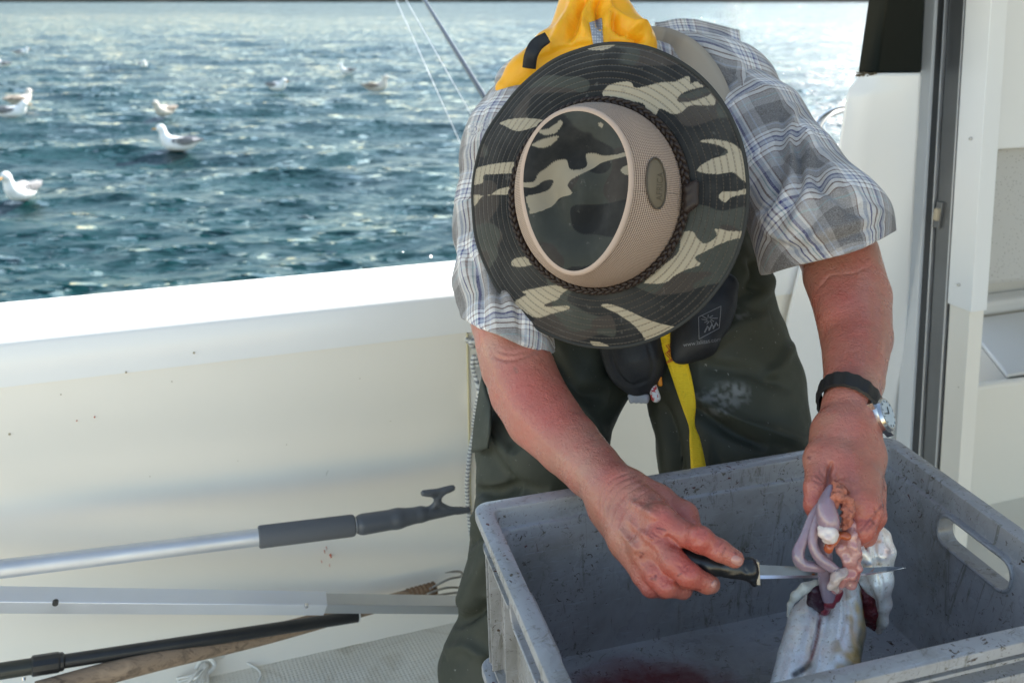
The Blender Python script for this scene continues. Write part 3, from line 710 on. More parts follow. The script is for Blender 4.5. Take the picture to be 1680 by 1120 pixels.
# braided mooring rope on the bracket
def braid(N, L, c, co, noise, ramp, mix, p):
    wv = N.new('ShaderNodeTexWave'); wv.inputs['Scale'].default_value = 34; wv.bands_direction = 'Z'; wv.inputs['Distortion'].default_value = 1.2; L.new(co, wv.inputs['Vector'])
    return mix(ramp(wv.outputs[0], .55, .8), c, (.16, .17, .19))
rp = empty('mooring_rope', wq(780, 700, .03), 'white and grey flecked rope knotted on the bulwark and hanging down behind the man', 'rope')
M_rope = mat('flecked_rope', (.66, .66, .64), .75, extra=braid, bump=[(300, .5, .001)])
mb = MB()
mb.tube([wq(x, y, o_) for x, y, o_ in ((784, 600, .02), (778, 585, .02), (775, 600, .02), (781, 622, .025), (786, 640, .05), (792, 660, .052), (784, 690, .03), (774, 725, .015), (769, 760, .012), (766, 800, .012), (768, 830, .012), (772, 870, .012), (778, 905, .012), (781, 930, .012))], .0050, 10, sub=8)
mb.tube([wq(x, y, o_) for x, y, o_ in ((794, 612, .02), (790, 640, .05), (784, 655, .052), (776, 700, .02))], .0050, 10, sub=8)
mb.build('rope_line', M_rope, rp, smooth=True)
mb = MB(); mb.tube([wq(x, y, o_) for x, y, o_ in ((764, 556, .010), (772, 562, .012), (780, 554, .02), (786, 562, .014), (778, 570, .018), (772, 562, .022), (784, 558, .024))], .0048, 10, sub=8); mb.build('knot', M_rope, rp, smooth=True)

# fishing rod and lines
rod = empty('fishing_rod', C(788, 150, 3.0), 'dark fishing rod standing up behind the man against the sea', 'fishing rod')
mb = MB(); a, b_ = C(792, 155, 3.0), C(640, -90, 4.4); mb.tube([a-(b_-a)*.42, a, b_, b_+(b_-a)*.4], [.0105, .0092, .0078, .0040], 12); mb.build('blank', mat('rod_carbon', (.05, .052, .055), .25, spec=.7), rod, smooth=True)
for i, (x0, y0, x1, y1) in enumerate(((762, 250, 648, -4), (780, 200, 664, -4))):
    mb = MB(); a, b_ = C(x0, y0, 2.9), C(x1, y1, 4.2); mb.tube([a-(b_-a)*.1, b_+(b_-a)*.6], .0012, 6)
    tag(mb.build('fishing_line', mat('nylon_line', (.9, .9, .92), .3) if i == 0 else bpy.data.materials['nylon_line'], None, smooth=True), ['thin pale fishing line left of the other, in front of the sea', 'thin pale fishing line between the other line and the rod'][i], 'fishing line', 'fishing lines beside the rod')

# ------------------------------------------------------------ gulls on the water
M_gw = mat('white_feathers', (.93, .93, .91), .7, var=[(30, .2, (.75, .75, .73))])
M_gj = mat('mottled_feathers', (.78, .72, .63), .75, var=[(40, .6, (.36, .30, .24))])
M_gg = mat('grey_wing_feathers', (.24, .24, .25), .7, var=[(30, .6, (.10, .09, .09))])
M_gb = mat('brown_wing_feathers', (.33, .28, .23), .75, var=[(45, .9, (.12, .09, .07))])
M_beak = mat('yellow_beak', (.75, .38, .06), .4); M_dbeak = mat('dark_beak', (.05, .045, .04), .4)
def gull(young=False, neck=1.0):
    root = empty('gull', (0, 0, 0)); s = SDF()
    s.ell((0, 0, .035), (.155, .072, .065), k=.02).cone((.07, 0, .05), (.125, 0, .085), .058, .042, .03)
    hx_, hz = .145, .085+.085*neck
    s.cone((.125, 0, .08), (hx_, 0, hz), .041, .034, .03).ell((hx_+.012, 0, hz+.012), (.042, .035, .036), k=.012)
    s.cone((-.13, 0, .05), (-.21, 0, .07), .035, .012, .02)
    V, Q = s.mesh(.006); link('body', npmesh('body', V, Q), M_gj if young else M_gw, root)
    for sy in (-1, 1):
        s = SDF(); s.ell((-.04, .055*sy, .062), (.13, .022, .040), rot=rotm(-.06*sy, 0, .10), k=.01).cone((-.12, .045*sy, .065), (-.235, .018*sy, .078), .020, .006, .02)
        V, Q = s.mesh(.005); link('wing', npmesh('wing', V, Q), M_gb if young else M_gg, root)
    s = SDF(); s.cone((hx_+.04, 0, hz+.008), (hx_+.085, 0, hz+.002), .010, .006, .005).cone((hx_+.085, 0, hz+.002), (hx_+.094, 0, hz-.008), .006, .003, .003)
    V, Q = s.mesh(.002); link('beak', npmesh('beak', V, Q), M_dbeak if young else M_beak, root)
    mb = MB()
    for sy in (-1, 1): c_ = np.array((hx_+.028, .024*sy, hz+.018)); mb.tube([c_, c_+(0, .004*sy, 0)], [.0045, .003], 8)
    mb.build('eye', M_black, root)
    return root
protos = [gull(False, 1.), gull(False, .35), gull(True, .6), gull(True, 1.)]
GL = [ # px, py of the waterline centre, heading deg (0 = to the right), prototype, size, label
 (36, 92, 20, 1, 1.0, 'far white gull near the left edge, farthest out of all the gulls'),
 (7, 113, 160, 1, 1.0, 'far white gull cut by the left edge, just below the farthest gull'),
 (34, 176, 60, 2, 1.05, 'cream coloured gull at the far left, just behind another sitting gull'),
 (20, 197, 15, 1, 1.1, 'pale gull at the left edge in front of a cream coloured gull'),
 (236, 114, 300, 1, .95, 'lone white gull far out, showing only a round white front'),
 (272, 194, 250, 2, 1.0, 'cream gull with raised head sitting above the gull with grey wings'),
 (296, 252, 180, 0, 1.05, 'white headed gull with mottled grey wings, side on, facing left'),
 (40, 334, 262, 0, .95, 'nearest gull, bright white with orange beak, at the left edge'),
 (455, 152, 330, 1, 1.1, 'gull with bright white head and brownish wings, left of the rod'),
 (570, 124, 205, 0, .85, 'dark winged gull farther out between two others beside the rod'),
 (617, 153, 8, 3, 1.05, 'brownish mottled gull facing right, nearest to the fishing rod')]
used = set()
for px, py, hd_, pi_, sz, lab in GL:
    if pi_ in used:
        r_ = protos[pi_].copy(); COL.objects.link(r_)
        for ch in protos[pi_].children: c = ch.copy(); COL.objects.link(c); c.parent = r_
    else: r_ = protos[pi_]; used.add(pi_)
    q = PZ(px, py, SEA); r_.location = (q[0], q[1], SEA+.065); r_.rotation_euler = (0, 0, R(hd_)); r_.scale = (sz*1.12,)*3
    tag(r_, lab, 'gull', 'gulls sitting on the water')
# ------------------------------------------------------------ the man
man = empty('person', B(.35, 1.52, 0), 'man in camouflage sun hat, plaid shirt and green waders bending over the crate, gutting a fish with a knife', 'person')
man['label'] = 'man in camouflage hat, plaid shirt and dark green waders bending over the crate'
def skin(N, L, c, co, noise, ramp, mix, p):
    c = mix(ramp(noise(14, 5, .65), .45, .68), c, mix(.45, c, (.55, .13, .10)))
    c = mix(ramp(noise(55, 4, .6), .5, .75), c, mix(.4, c, (.42, .07, .05)))
    c = mix(ramp(noise(420, 1, .5), .73, .78), c, mix(.35, c, (.22, .08, .05)))
    r = N.new('ShaderNodeMapRange'); r.inputs[1].default_value = .35; r.inputs[2].default_value = .65; r.inputs[3].default_value = .22; r.inputs[4].default_value = .44
    L.new(noise(40, 3), r.inputs[0]); L.new(r.outputs[0], p.inputs['Roughness'])
    return c
M_skin = mat('skin', (.6, .35, .27), .45, spec=.6, attr='Col', extra=skin, sss=.10, coat=.2, bump=[(90, .5, .003), (300, .7, .0018), (800, .6, .0009)])
def body():
    s = SDF()
    # torso, neck, head (mostly hidden below hat and shirt)
    s.chain([(1050, 440, 1.53, 105), (1040, 330, 1.54, 105), (1030, 240, 1.53, 85)], .03)
    s.chain([(870, 232, 1.44, 52), (1030, 205, 1.50, 58), (1230, 215, 1.44, 54)], .02)
    s.chain([(1015, 240, 1.47, 50), (1000, 300, 1.36, 52)], .03)
    hc = C(998, 330, 1.30); up = np.array((-.20, -.80, .10)); up /= np.linalg.norm(up); dn = np.array((0, .05, -1.)); dn -= up*(dn@up); dn /= np.linalg.norm(dn)
    s.ell(hc, (.078, .095, .085), rot=np.stack([np.cross(dn, up), dn, up], 1), k=.02)
    s.ell(hc-up*.06+dn*.035, (.058, .065, .055), rot=np.stack([np.cross(dn, up), dn, up], 1), k=.03)        # jaw
    fdir = dn; sx_ = np.cross(dn, up)
    s.cone(hc+fdir*.088+up*.005, hc+fdir*.108-up*.022, .009, .013, .012)                                    # nose
    s.cone(hc+fdir*.086-up*.052-sx_*.018, hc+fdir*.086-up*.052+sx_*.018, .006, .006, .006)                  # lips
    s.cone(hc+fdir*.080-up*.075, hc+fdir*.084-up*.078, .018, .014, .012)                                     # chin
    for q in (-1, 1):
        s.ell(hc+sx_*.080*q+up*-.01-dn*.005, (.008, .018, .030), rot=np.stack([sx_, dn, up], 1), k=.006)     # ears
        s.ell(hc+fdir*.088+sx_*.032*q+up*.010, (.012, .010, .009), k=.004, op='s')                          # eye sockets
        s.ell(hc+fdir*.078+sx_*.032*q+up*.008, (.012, .012, .011), k=.003)
    # legs inside the waders
    s.chain([(1000, 500, 1.52, 80), (900, 690, 1.46, 70), (868, 860, 1.48, 55), (850, 1010, 1.56, 48), (840, 1240, 1.62, 40)], .03)
    s.chain([(1130, 500, 1.52, 80), (1200, 690, 1.48, 72), (1230, 860, 1.50, 56), (1225, 1010, 1.56, 48), (1225, 1240, 1.62, 40)], .03)
    # right arm of the man (left in the picture)
    s.chain([(866, 240, 1.43, 52), (838, 400, 1.38, 54), (832, 520, 1.31, 60), (846, 600, 1.275, 58)], .006)
    s.chain([(838, 560, 1.29, 57), (862, 640, 1.25, 59), (886, 682, 1.215, 58), (932, 728, 1.165, 53), (972, 770, 1.12, 47.5), (1008, 806, 1.075, 45)], .004)
    s.chain([(862, 605, 1.24, 34), (896, 680, 1.20, 36)], .03)
    # left arm of the man (right in the picture)
    s.chain([(1240, 218, 1.43, 54), (1315, 325, 1.34, 58), (1378, 425, 1.27, 60)], .006)
    s.chain([(1378, 425, 1.27, 62), (1399, 490, 1.235, 60), (1405, 555, 1.19, 56), (1401, 625, 1.12, 47), (1396, 668, 1.075, 43)], .004)
    s.chain([(1358, 455, 1.25, 34), (1376, 520, 1.2, 28)], .02)
    # hand on the knife: back of the hand
    k = .008
    W_ = (1010, 808, 1.075, 44)
    s.chain([(995, 815, 1.075, 34), (1035, 860, 1.035, 32), (1078, 868, 1.00, 27)], .012)
    s.chain([(1010, 830, 1.07, 36), (1030, 885, 1.03, 30), (1058, 900, 1.00, 23)], .012)
    s.chain([(1018, 800, 1.065, 34), (1062, 838, 1.03, 30), (1082, 856, 1.0, 27)], .012)
    s.chain([(1000, 840, 1.08, 32), (1028, 890, 1.05, 24), (1044, 915, 1.02, 21)], .012)
    # thumb, bending down behind the handle
    s.chain([(1040, 800, 1.07, 28), (1080, 822, 1.06, 26), (1121, 846, 1.035, 23), (1138, 880, 1.02, 18), (1165, 905, 1.01, 16)], k)
    # index finger stretched along the handle
    s.chain([(1080, 856, .998, 27), (1112, 871, .972, 22)], .006)
    s.chain([(1112, 871, .972, 22.5), (1148, 886, .952, 20.5), (1180, 902, .943, 18), (1205, 916, .940, 15.5)], .004)
    s.ell(C(1149, 882, .943), (.0125,)*3, k=.008)
    # middle, ring and little finger wrapped round the handle
    s.chain([(1074, 888, .992, 25), (1106, 922, .958, 21)], .005); s.chain([(1106, 922, .958, 22), (1130, 943, .948, 20.5), (1160, 957, .955, 16), (1166, 958, .962, 14)], .004)
    s.chain([(1166, 958, .962, 14), (1160, 948, .985, 12)], .004)
    s.chain([(1052, 905, 1.0, 23), (1078, 944, .972, 20.5)], .008); s.chain([(1078, 944, .972, 20.5), (1094, 960, .965, 19.5), (1120, 967, .975, 15), (1126, 962, .99, 13)], .003)
    s.chain([(1038, 912, 1.012, 21), (1055, 944, .992, 18.5)], .008); s.chain([(1055, 944, .992, 18.5), (1068, 962, .985, 17.5), (1090, 968, .995, 13), (1096, 960, 1.005, 11)], .003)
    for a, b_, r_, d_ in ((1086, 848, 20, .985), (1072, 884, 18, .977), (1050, 900, 15, .985)): s.ell(C(a, b_, d_), (r_*d_/F,)*3, k=.012)
    # hand on the entrails: wrist, palm, thumb, curled fingers
    s.chain([(1397, 668, 1.075, 43), (1385, 712, 1.05, 47), (1388, 750, 1.03, 48)], .010)
    s.chain([(1400, 700, 1.06, 42), (1412, 750, 1.04, 38), (1416, 792, 1.015, 31)], .010)
    s.chain([(1372, 715, 1.045, 36), (1350, 755, 1.015, 29)], .016)
    s.chain([(1350, 752, 1.015, 28), (1340, 800, .985, 20.5)], .010); s.chain([(1340, 800, .985, 20.5), (1338, 828, .98, 18.5), (1345, 856, .985, 15)], .004)
    s.chain([(1412, 788, 1.0, 32), (1420, 836, .972, 27)], .012); s.chain([(1420, 836, .972, 26), (1412, 868, .965, 22), (1392, 890, .975, 17), (1378, 880, .985, 14)], .005)
    s.chain([(1385, 760, 1.0, 26), (1398, 815, .970, 22)], .016)
    s.chain([(1424, 800, 1.03, 29), (1430, 846, 1.005, 22), (1418, 878, 1.01, 18), (1392, 888, 1.02, 14)], .006)
    s.chain([(1424, 800, 1.06, 27), (1426, 850, 1.04, 20), (1412, 876, 1.045, 16), (1388, 880, 1.05, 12)], .006)
    s.chain([(1418, 800, 1.085, 24), (1418, 845, 1.07, 17), (1404, 868, 1.075, 14), (1384, 868, 1.08, 11)], .006)
    V, Q = s.mesh(.0015); V = relax(V, Q, 2)
    L = []
    # wrist wrinkles
    for i, (dx) in enumerate((0, 7, 15, 24, 35)):
        L.append(([(1000+dx*.9-18, 838+dx), (985+dx*1.1, 812+dx*.9), (1004+dx*1.1, 786+dx*.9), (1040+dx*.9, 772+dx*.8)], 1.7, -.0014))
    # tendons and web
    L += [([(1030, 822), (1060, 838), (1080, 850)], 7, .0028), ([(1028, 850), (1050, 872), (1070, 886)], 6, .0026), ([(1012, 862), (1030, 886), (1046, 904)], 5, .0022),
          ([(1092, 878), (1100, 885), (1112, 894)], 4, -.003), ([(1080, 912), (1068, 900), (1058, 892)], 5, -.0016), ([(1056, 926), (1048, 915), (1042, 905)], 4, -.0014)]
    L += [([(1058+i*6, 878-i*3), (1070+i*6, 888-i*4), (1086+i*3, 886-i*2)], 1.8, -.0012) for i in range(3)]
    # finger joints: index
    for x in (1142, 1147, 1152): L.append(([(x+8, 868), (x+2, 880), (x-4, 893)], 1.7, -.0013))
    for x in (1170, 1176): L.append(([(x+8, 886), (x+2, 896), (x-3, 906)], 1.6, -.0011))
    L += [([(1112, 925), (1120, 930), (1126, 922)], 2, -.0013), ([(1115, 932), (1124, 936), (1131, 928)], 2, -.0013), ([(1060, 948), (1070, 945), (1078, 938)], 2, -.0012), ([(1086, 962), (1094, 955), (1100, 948)], 2, -.0012)]
    # other hand: web crease between thumb and index, folds
    L += [([(1364, 756), (1361, 775), (1361, 792), (1354, 812)], 3.6, -.0070), ([(1355, 752), (1360, 772), (1362, 790)], 2, -.0015), ([(1376, 762), (1368, 778), (1362, 790)], 2, -.0015), ([(1332, 786), (1346, 791), (1360, 793)], 2, -.0014), ([(1384, 784), (1372, 786), (1363, 791)], 2.5, -.002), ([(1361, 792), (1380, 802), (1392, 812)], 4, -.006), ([(1345, 768), (1352, 780), (1360, 788)], 3, -.0015),
          ([(1338, 776), (1348, 786), (1358, 792)], 2.5, -.0012), ([(1368, 772), (1372, 784), (1364, 792)], 3, -.0015), ([(1372, 790), (1390, 792), (1402, 802)], 5, .002),
          ([(1326, 800), (1334, 798), (1342, 800)], 2, -.0006), ([(1326, 806), (1334, 804), (1342, 806)], 2, -.0006), ([(1432, 846), (1424, 852), (1410, 850)], 3, -.001),
          ([(1436, 830), (1440, 846), (1432, 858)], 3, -.0018)]
    # elbow folds
    L += [([(1318, 440), (1345, 468), (1362, 452), (1400, 448), (1440, 430)], 2.2, -.0007), ([(1336, 480), (1350, 464), (1362, 452)], 2, -.0007),
          ([(1444, 480), (1448, 530), (1442, 590)], 8, .0012), ([(1432, 470), (1436, 530), (1430, 590)], 6, -.0008),
          ([(806, 582), (830, 590), (860, 584), (893, 566)], 4, -.002), ([(812, 574), (840, 580), (880, 572)], 3, -.0012)]
    V = folds(V, Q, L)
    me = npmesh('body', V, Q)
    pix, dep = project(V); col = np.tile(np.array((.43, .182, .128)), (len(V), 1))
    def blot(cx, cy, r_, c, a):
        nonlocal col
        wg = (a*np.exp(-((pix[:, 0]-cx)**2+(pix[:, 1]-cy)**2)/(r_*r_)))[:, None]; col = col*(1-wg)+np.array(c)*wg
    red = (.44, .070, .055); pale = (.50, .27, .19)
    for cx, cy, r_, a in ((865, 640, 45, .6), (900, 690, 40, .55), (1000, 775, 30, .5), (1080, 860, 40, .75), (1150, 885, 50, .75), (1130, 940, 45, .75), (1070, 960, 40, .75), (1205, 915, 14, .4), (1400, 540, 40, .5), (1395, 600, 30, .5),
                         (1340, 830, 40, .7), (1420, 850, 50, .6), (1390, 760, 45, .45), (1400, 700, 30, .3), (1385, 480, 40, .35), (830, 600, 30, .3)): blot(cx, cy, r_, red, a)
    for cx, cy, r_, a in ((800, 560, 30, .5), (950, 760, 25, .4), (1020, 860, 22, .35), (1440, 620, 25, .4), (1060, 850, 14, .3), (1380, 720, 20, .4)): blot(cx, cy, r_, pale, a)
    for cx, cy, r_ in ((1064, 828, 8), (1068, 817, 6), (1041, 818, 4), (845, 605, 3), (848, 610, 2.5), (1395, 595, 2)): blot(cx, cy, r_, (.20, .12, .09), .7)
    # cuts and dried blood
    for Lp, wd in (([(1078, 866), (1084, 867), (1092, 869)], 1.6), ([(1068, 949), (1075, 950), (1076, 944)], 2.6), ([(1184, 910), (1188, 902), (1190, 898)], 1.8), ([(1050, 905), (1056, 908), (1050, 914)], 1.6),
                   ([(1112, 944), (1118, 940)], 1.5), ([(1141, 966), (1150, 967)], 1.5), ([(1327, 750), (1328, 751)], 3), ([(1412, 872), (1430, 848), (1448, 828)], 2.6), ([(1429, 852), (1433, 858), (1422, 870)], 3), ([(1205, 905), (1208, 908)], 1.5)):
        d_, _t = plinedist(pix, Lp); wg = np.clip(1.3-d_/wd, 0, 1)[:, None]*.85; col = col*(1-wg)+np.array((.10, .008, .012))*wg
    setcol(me, np.clip(col, 0, 1)); return link('body', me, M_skin, man), V, Q
bodyo, bV, bQ = body(); bbv = bvh(bV, bQ)
# fingernails
M_nail = mat('fingernail', (.50, .25, .21), .3, spec=.5, coat=.2)
def surfpatch(bv, cx, cy, ax, bx, ang, n=18, rings=5, lift=.0006, th=.0004):
    """a small oval plate lying on a surface"""
    V = []; 
    for i in range(rings+1):
        for k in range(n):
            a = 2*math.pi*k/n; rr = i/rings; x = ax*rr*math.copysign(abs(math.cos(a))**.8, math.cos(a)); y = bx*rr*math.copysign(abs(math.sin(a))**.8, math.sin(a))
            X = cx+x*math.cos(ang)-y*math.sin(ang); Y = cy+x*math.sin(ang)+y*math.cos(ang)
            h = hit(bv, X, Y, lift*(1-.9*rr**4)); V.append(h if h is not None else V[-1])
            if i == 0: pass
    Fc = [(i*n+k, i*n+(k+1) % n, (i+1)*n+(k+1) % n, (i+1)*n+k) for i in range(rings) for k in range(n)]
    return V, Fc
for cx, cy, ax, bx, an in ((1209, 919, 10, 7.5, .45),):
    V, Fc = surfpatch(bbv, cx, cy, ax, bx, an, lift=.0013); link('fingernail', npmesh('fingernail', V, np.array(Fc)), M_nail, man)
V, Fc = surfpatch(bbv, 1172, 957, 4.5, 7, .5, lift=.0011); link('fingernail', npmesh('fingernail', V, np.array(Fc)), M_nail, man)

# ---- plaid shirt
def plaid(N, L, c, co, noise, ramp, mix, p):
    uv = N.new('ShaderNodeUVMap'); uv.uv_map = 'UVMap'; s = N.new('ShaderNodeSeparateXYZ'); L.new(uv.outputs[0], s.inputs[0])
    def stripes(sock, per, off, st):
        m = N.new('ShaderNodeMath'); m.operation = 'MULTIPLY_ADD'; L.new(sock, m.inputs[0]); m.inputs[1].default_value = 1/per; m.inputs[2].default_value = off
        f = N.new('ShaderNodeMath'); f.operation = 'FRACT'; L.new(m.outputs[0], f.inputs[0])
        r = N.new('ShaderNodeValToRGB'); r.color_ramp.interpolation = 'CONSTANT'; e = r.color_ramp.elements
        e[0].position = 0; e[0].color = (*st[0][1], 1); e[1].position = st[1][0]; e[1].color = (*st[1][1], 1)
        for po, cc in st[2:]: q = e.new(po); q.color = (*cc, 1)
        L.new(f.outputs[0], r.inputs[0]); return r.outputs[0]
    G = (.105, .092, .086); W = (.82, .79, .76); LB = (.42, .45, .52); NB = (.012, .018, .17); BR = (.15, .07, .05); LG = (.34, .315, .305); T = (.30, .42, .42)
    st1 = [(0, G), (.26, LG), (.30, BR), (.312, W), (.36, LB), (.40, W), (.43, NB), (.452, W), (.50, BR), (.52, W), (.56, T), (.575, W), (.60, NB), (.635, LB), (.68, W), (.71, BR), (.73, LG), (.80, LB), (.82, LG), (.90, G)]
    st2 = [(0, G), (.22, LG), (.25, LB), (.27, LG), (.34, BR), (.355, W), (.40, BR), (.418, W), (.47, NB), (.50, LB), (.54, NB), (.555, W), (.60, BR), (.62, W), (.67, BR), (.685, LG), (.76, T), (.775, LG), (.88, G)]
    a = stripes(s.outputs[0], .112, .1, st1); b = stripes(s.outputs[1], .120, .3, st2)
    c = mix(.5, a, b)
    wv = N.new('ShaderNodeTexNoise'); wv.inputs['Scale'].default_value = 700; wv.inputs['Detail'].default_value = 2; L.new(co, wv.inputs['Vector'])
    return mix(ramp(wv.outputs[0], .35, .75), c, mix(.22, c, (.9, .9, .92)))
M_shirt = mat('plaid_cotton', (.6, .6, .6), .85, extra=plaid, sheen=.15, bump=[(26, .7, .009), (70, .5, .004), (900, .3, .0006)])
def tubeuv(V, axis):                                  # along a polyline and around it
    A = np.array(axis); best = np.full(len(V), 1e9); U = np.zeros(len(V)); W = np.zeros(len(V)); acc = 0; ref = VIEW
    for a, b_ in zip(A[:-1], A[1:]):
        ba = b_-a; Ln = np.linalg.norm(ba); t = ba/Ln; h = (V-a)@t; hc = np.clip(h, 0, Ln)
        d = np.linalg.norm(V-a-hc[:, None]*t, axis=1); m = d < best; best[m] = d[m]
        e = ref-t*(ref@t); e /= np.linalg.norm(e); g_ = np.cross(t, e); P = V-a
        ang = np.arctan2(P@g_, -(P@e)); U[m] = (acc+h)[m]; W[m] = (ang*.085)[m]; acc += Ln
    return np.stack([W, U], 1)
def sleeve_r():
    s = SDF(); ax = [(1220, 195, 1.43, 80), (1240, 215, 1.41, 82), (1288, 295, 1.335, 90), (1350, 385, 1.26, 104)]
    s.chain(ax, .012); a = C(1308, 285, 1.335); b = C(1362, 412, 1.235); n = (b-a)/np.linalg.norm(b-a)
    s.cone(C(1352, 385, 1.26), C(1362, 450, 1.255), 104*1.26/F, 104*1.255/F, .03); s.chain([(1335, 340, 1.295, 78), (1355, 400, 1.262, 94), (1364, 480, 1.258, 96)], .01, 's')
    ie = C(1352+33, 398+94, 1.26)-C(1352, 398, 1.26); ie /= np.linalg.norm(ie); s.plane(C(1365, 414, 1.26), ie+VIEW*.12+n*.12, .003)
    V, Q = s.mesh(.0028); V = relax(V, Q, 1)
    L = [([(1228, 130), (1275, 160), (1330, 225), (1385, 300)], 7, .004), ([(1278, 168), (1300, 220), (1345, 300), (1420, 352)], 9, -.005), ([(1300, 170), (1296, 220), (1300, 290), (1280, 340), (1245, 372)], 9, .007),
         ([(1322, 210), (1325, 270), (1322, 330), (1290, 385)], 10, .007), ([(1310, 180), (1312, 250), (1311, 310), (1270, 365)], 7, -.007), ([(1285, 185), (1282, 240), (1276, 300), (1250, 350)], 8, -.007),
         ([(1340, 250), (1345, 320), (1325, 380), (1290, 415)], 9, -.006), ([(1360, 270), (1372, 340), (1350, 395)], 12, .006), ([(1245, 375), (1300, 395), (1380, 372), (1455, 345)], 9, .005), ([(1250, 392), (1310, 408), (1390, 388), (1458, 362)], 5, -.004),
         ([(1240, 350), (1262, 330), (1275, 290)], 6, -.006), ([(1390, 300), (1415, 330), (1450, 350)], 8, .004), ([(1300, 428), (1375, 412), (1462, 378)], 3, -.0012), ([(1345, 300), (1390, 345), (1440, 360)], 6, -.003)]
    V = folds(V, Q, L)
    N = vnormals(V, Q); V = V+N*(vnoise(V, 18, 1)*.006+vnoise(V, 45, 2)*.0015)[:, None]
    return V, Q, [C(x, y, d) for x, y, d, r_ in ax]
def sleeve_l():
    s = SDF(); ax = [(858, 200, 1.44, 74), (842, 250, 1.42, 80), (832, 360, 1.40, 84), (832, 460, 1.345, 80), (836, 580, 1.275, 76)]
    s.chain(ax, .03); s.chain([(834, 490, 1.35, 64), (838, 540, 1.31, 66), (842, 640, 1.26, 70)], .01, 's')
    a = C(832, 400, 1.36); b = C(838, 560, 1.28); n = (b-a)/np.linalg.norm(b-a)
    ie = C(846-42, 556+90, 1.28)-C(846, 556, 1.28); ie /= np.linalg.norm(ie); s.plane(C(846, 560, 1.28), ie+VIEW*.1+n*.15, .004)
    V, Q = s.mesh(.0028); V = relax(V, Q, 1)
    L = [([(765, 240), (752, 320), (760, 420), (775, 480)], 9, .004), ([(775, 260), (775, 340), (800, 430), (830, 520)], 9, -.006), ([(790, 300), (795, 380), (822, 450), (850, 540)], 8, .005),
         ([(760, 400), (785, 460), (795, 530)], 6, -.006), ([(770, 380), (800, 450), (815, 540)], 6, .004), ([(800, 150), (790, 190), (770, 230)], 6, -.004), ([(840, 480), (850, 520), (862, 560)], 6, -.004), ([(752, 350), (760, 430), (765, 480)], 5, .003)]
    V = folds(V, Q, L); N = vnormals(V, Q); V = V+N*(vnoise(V, 22, 5)*.007+vnoise(V, 60, 6)*.003)[:, None]
    return V, Q, [C(x, y, d) for x, y, d, r_ in ax]
def torso():
    s = SDF(); k = .03
    s.chain([(1050, 420, 1.52, 150), (1045, 330, 1.53, 158), (1040, 240, 1.54, 160)], k)
    s.chain([(872, 205, 1.45, 72), (930, 190, 1.49, 92), (1040, 175, 1.53, 100), (1125, 170, 1.54, 102), (1172, 172, 1.50, 98), (1222, 205, 1.43, 84)], k)
    s.chain([(1150, 112, 1.60, 50), (1110, 95, 1.60, 40)], .02)
    s.chain([(900, 130, 1.55, 50), (870, 150, 1.50, 60)], .03)
    V, Q = s.mesh(.0036); V = relax(V, Q, 1)
    L = [([(1080, 50), (1140, 62), (1205, 100), (1225, 135)], 7, .006), ([(1075, 62), (1130, 78), (1190, 112), (1215, 150)], 5, -.006), ([(1150, 70), (1200, 130), (1260, 175), (1282, 210)], 9, .005),
         ([(1180, 110), (1230, 200), (1270, 290)], 9, -.004), ([(1205, 160), (1245, 230), (1275, 260)], 7, .004), ([(1190, 190), (1225, 210), (1270, 238)], 3, -.003), ([(1235, 230), (1255, 290), (1240, 360)], 7, -.007),
         ([(1215, 215), (1232, 280), (1236, 350)], 7, .005), ([(800, 145), (830, 110), (870, 85)], 5, .004), ([(808, 160), (835, 130), (880, 100)], 4, -.005), ([(1272, 160), (1290, 200), (1288, 250)], 4, -.003)]
    V = folds(V, Q, L); N = vnormals(V, Q); V = V+N*(vnoise(V, 16, 8)*.010+vnoise(V, 45, 9)*.004)[:, None]
    return V, Q
tV, tQ = torso(); me = npmesh('shirt', tV, tQ)
e1 = np.array((.80, .25, -.42)); e1 /= np.linalg.norm(e1); e2 = np.array((.42, .35, .75)); e2 -= e1*(e1@e2); e2 /= np.linalg.norm(e2)
wz = vnoise(tV, 9, 4)*.02
setuv(me, np.stack([tV@e1+wz, tV@e2-wz], 1)); shirt = link('shirt', me, M_shirt, man)
sV, sQ, ax = sleeve_r(); me = npmesh('sleeve', sV, sQ); setuv(me, tubeuv(sV, ax)+vnoise(sV, 10, 3)[:, None]*.006); link('sleeve', me, M_shirt, shirt)
lV, lQ, ax = sleeve_l(); me = npmesh('sleeve', lV, lQ); setuv(me, tubeuv(lV, ax)+vnoise(lV, 10, 3)[:, None]*.006); link('sleeve', me, M_shirt, shirt)
# raised back collar flap seen edge-on beyond the shoulder
def sheet(name, grid, th, m, parent, uvs=1., sub=6, seed=0, amp=0.):
    G = np.array(grid, float); r_, c_ = G.shape[:2]
    G = np.array([spline(G[i], sub) for i in range(r_)]); G = np.array([spline(G[:, j], sub) for j in range(G.shape[1])]).transpose(1, 0, 2)
    r_, c_ = G.shape[:2]; V = G.reshape(-1, 3); i = np.arange(r_-1)[:, None]*c_+np.arange(c_-1)[None]
    Q = np.stack([i, i+1, i+c_+1, i+c_], -1).reshape(-1, 4)
    if amp: V = V+vnormals(V, Q)*(vnoise(V, 30, seed)*amp)[:, None]
    me = npmesh(name, V, Q); setcol(me, np.tile(np.array((.052, .057, .042)), (len(V), 1))); jj, ii = np.meshgrid(np.arange(c_)/(c_-1), np.arange(r_)/(r_-1))
    Lw = np.linalg.norm(G[0, -1]-G[0, 0]); Lh = np.linalg.norm(G[-1, 0]-G[0, 0]); setuv(me, np.stack([jj.ravel()*Lw*uvs, ii.ravel()*Lh*uvs], 1))
    o = link(name, me, m, parent); modobj(o, 'SOLIDIFY', thickness=th, offset=0); return o
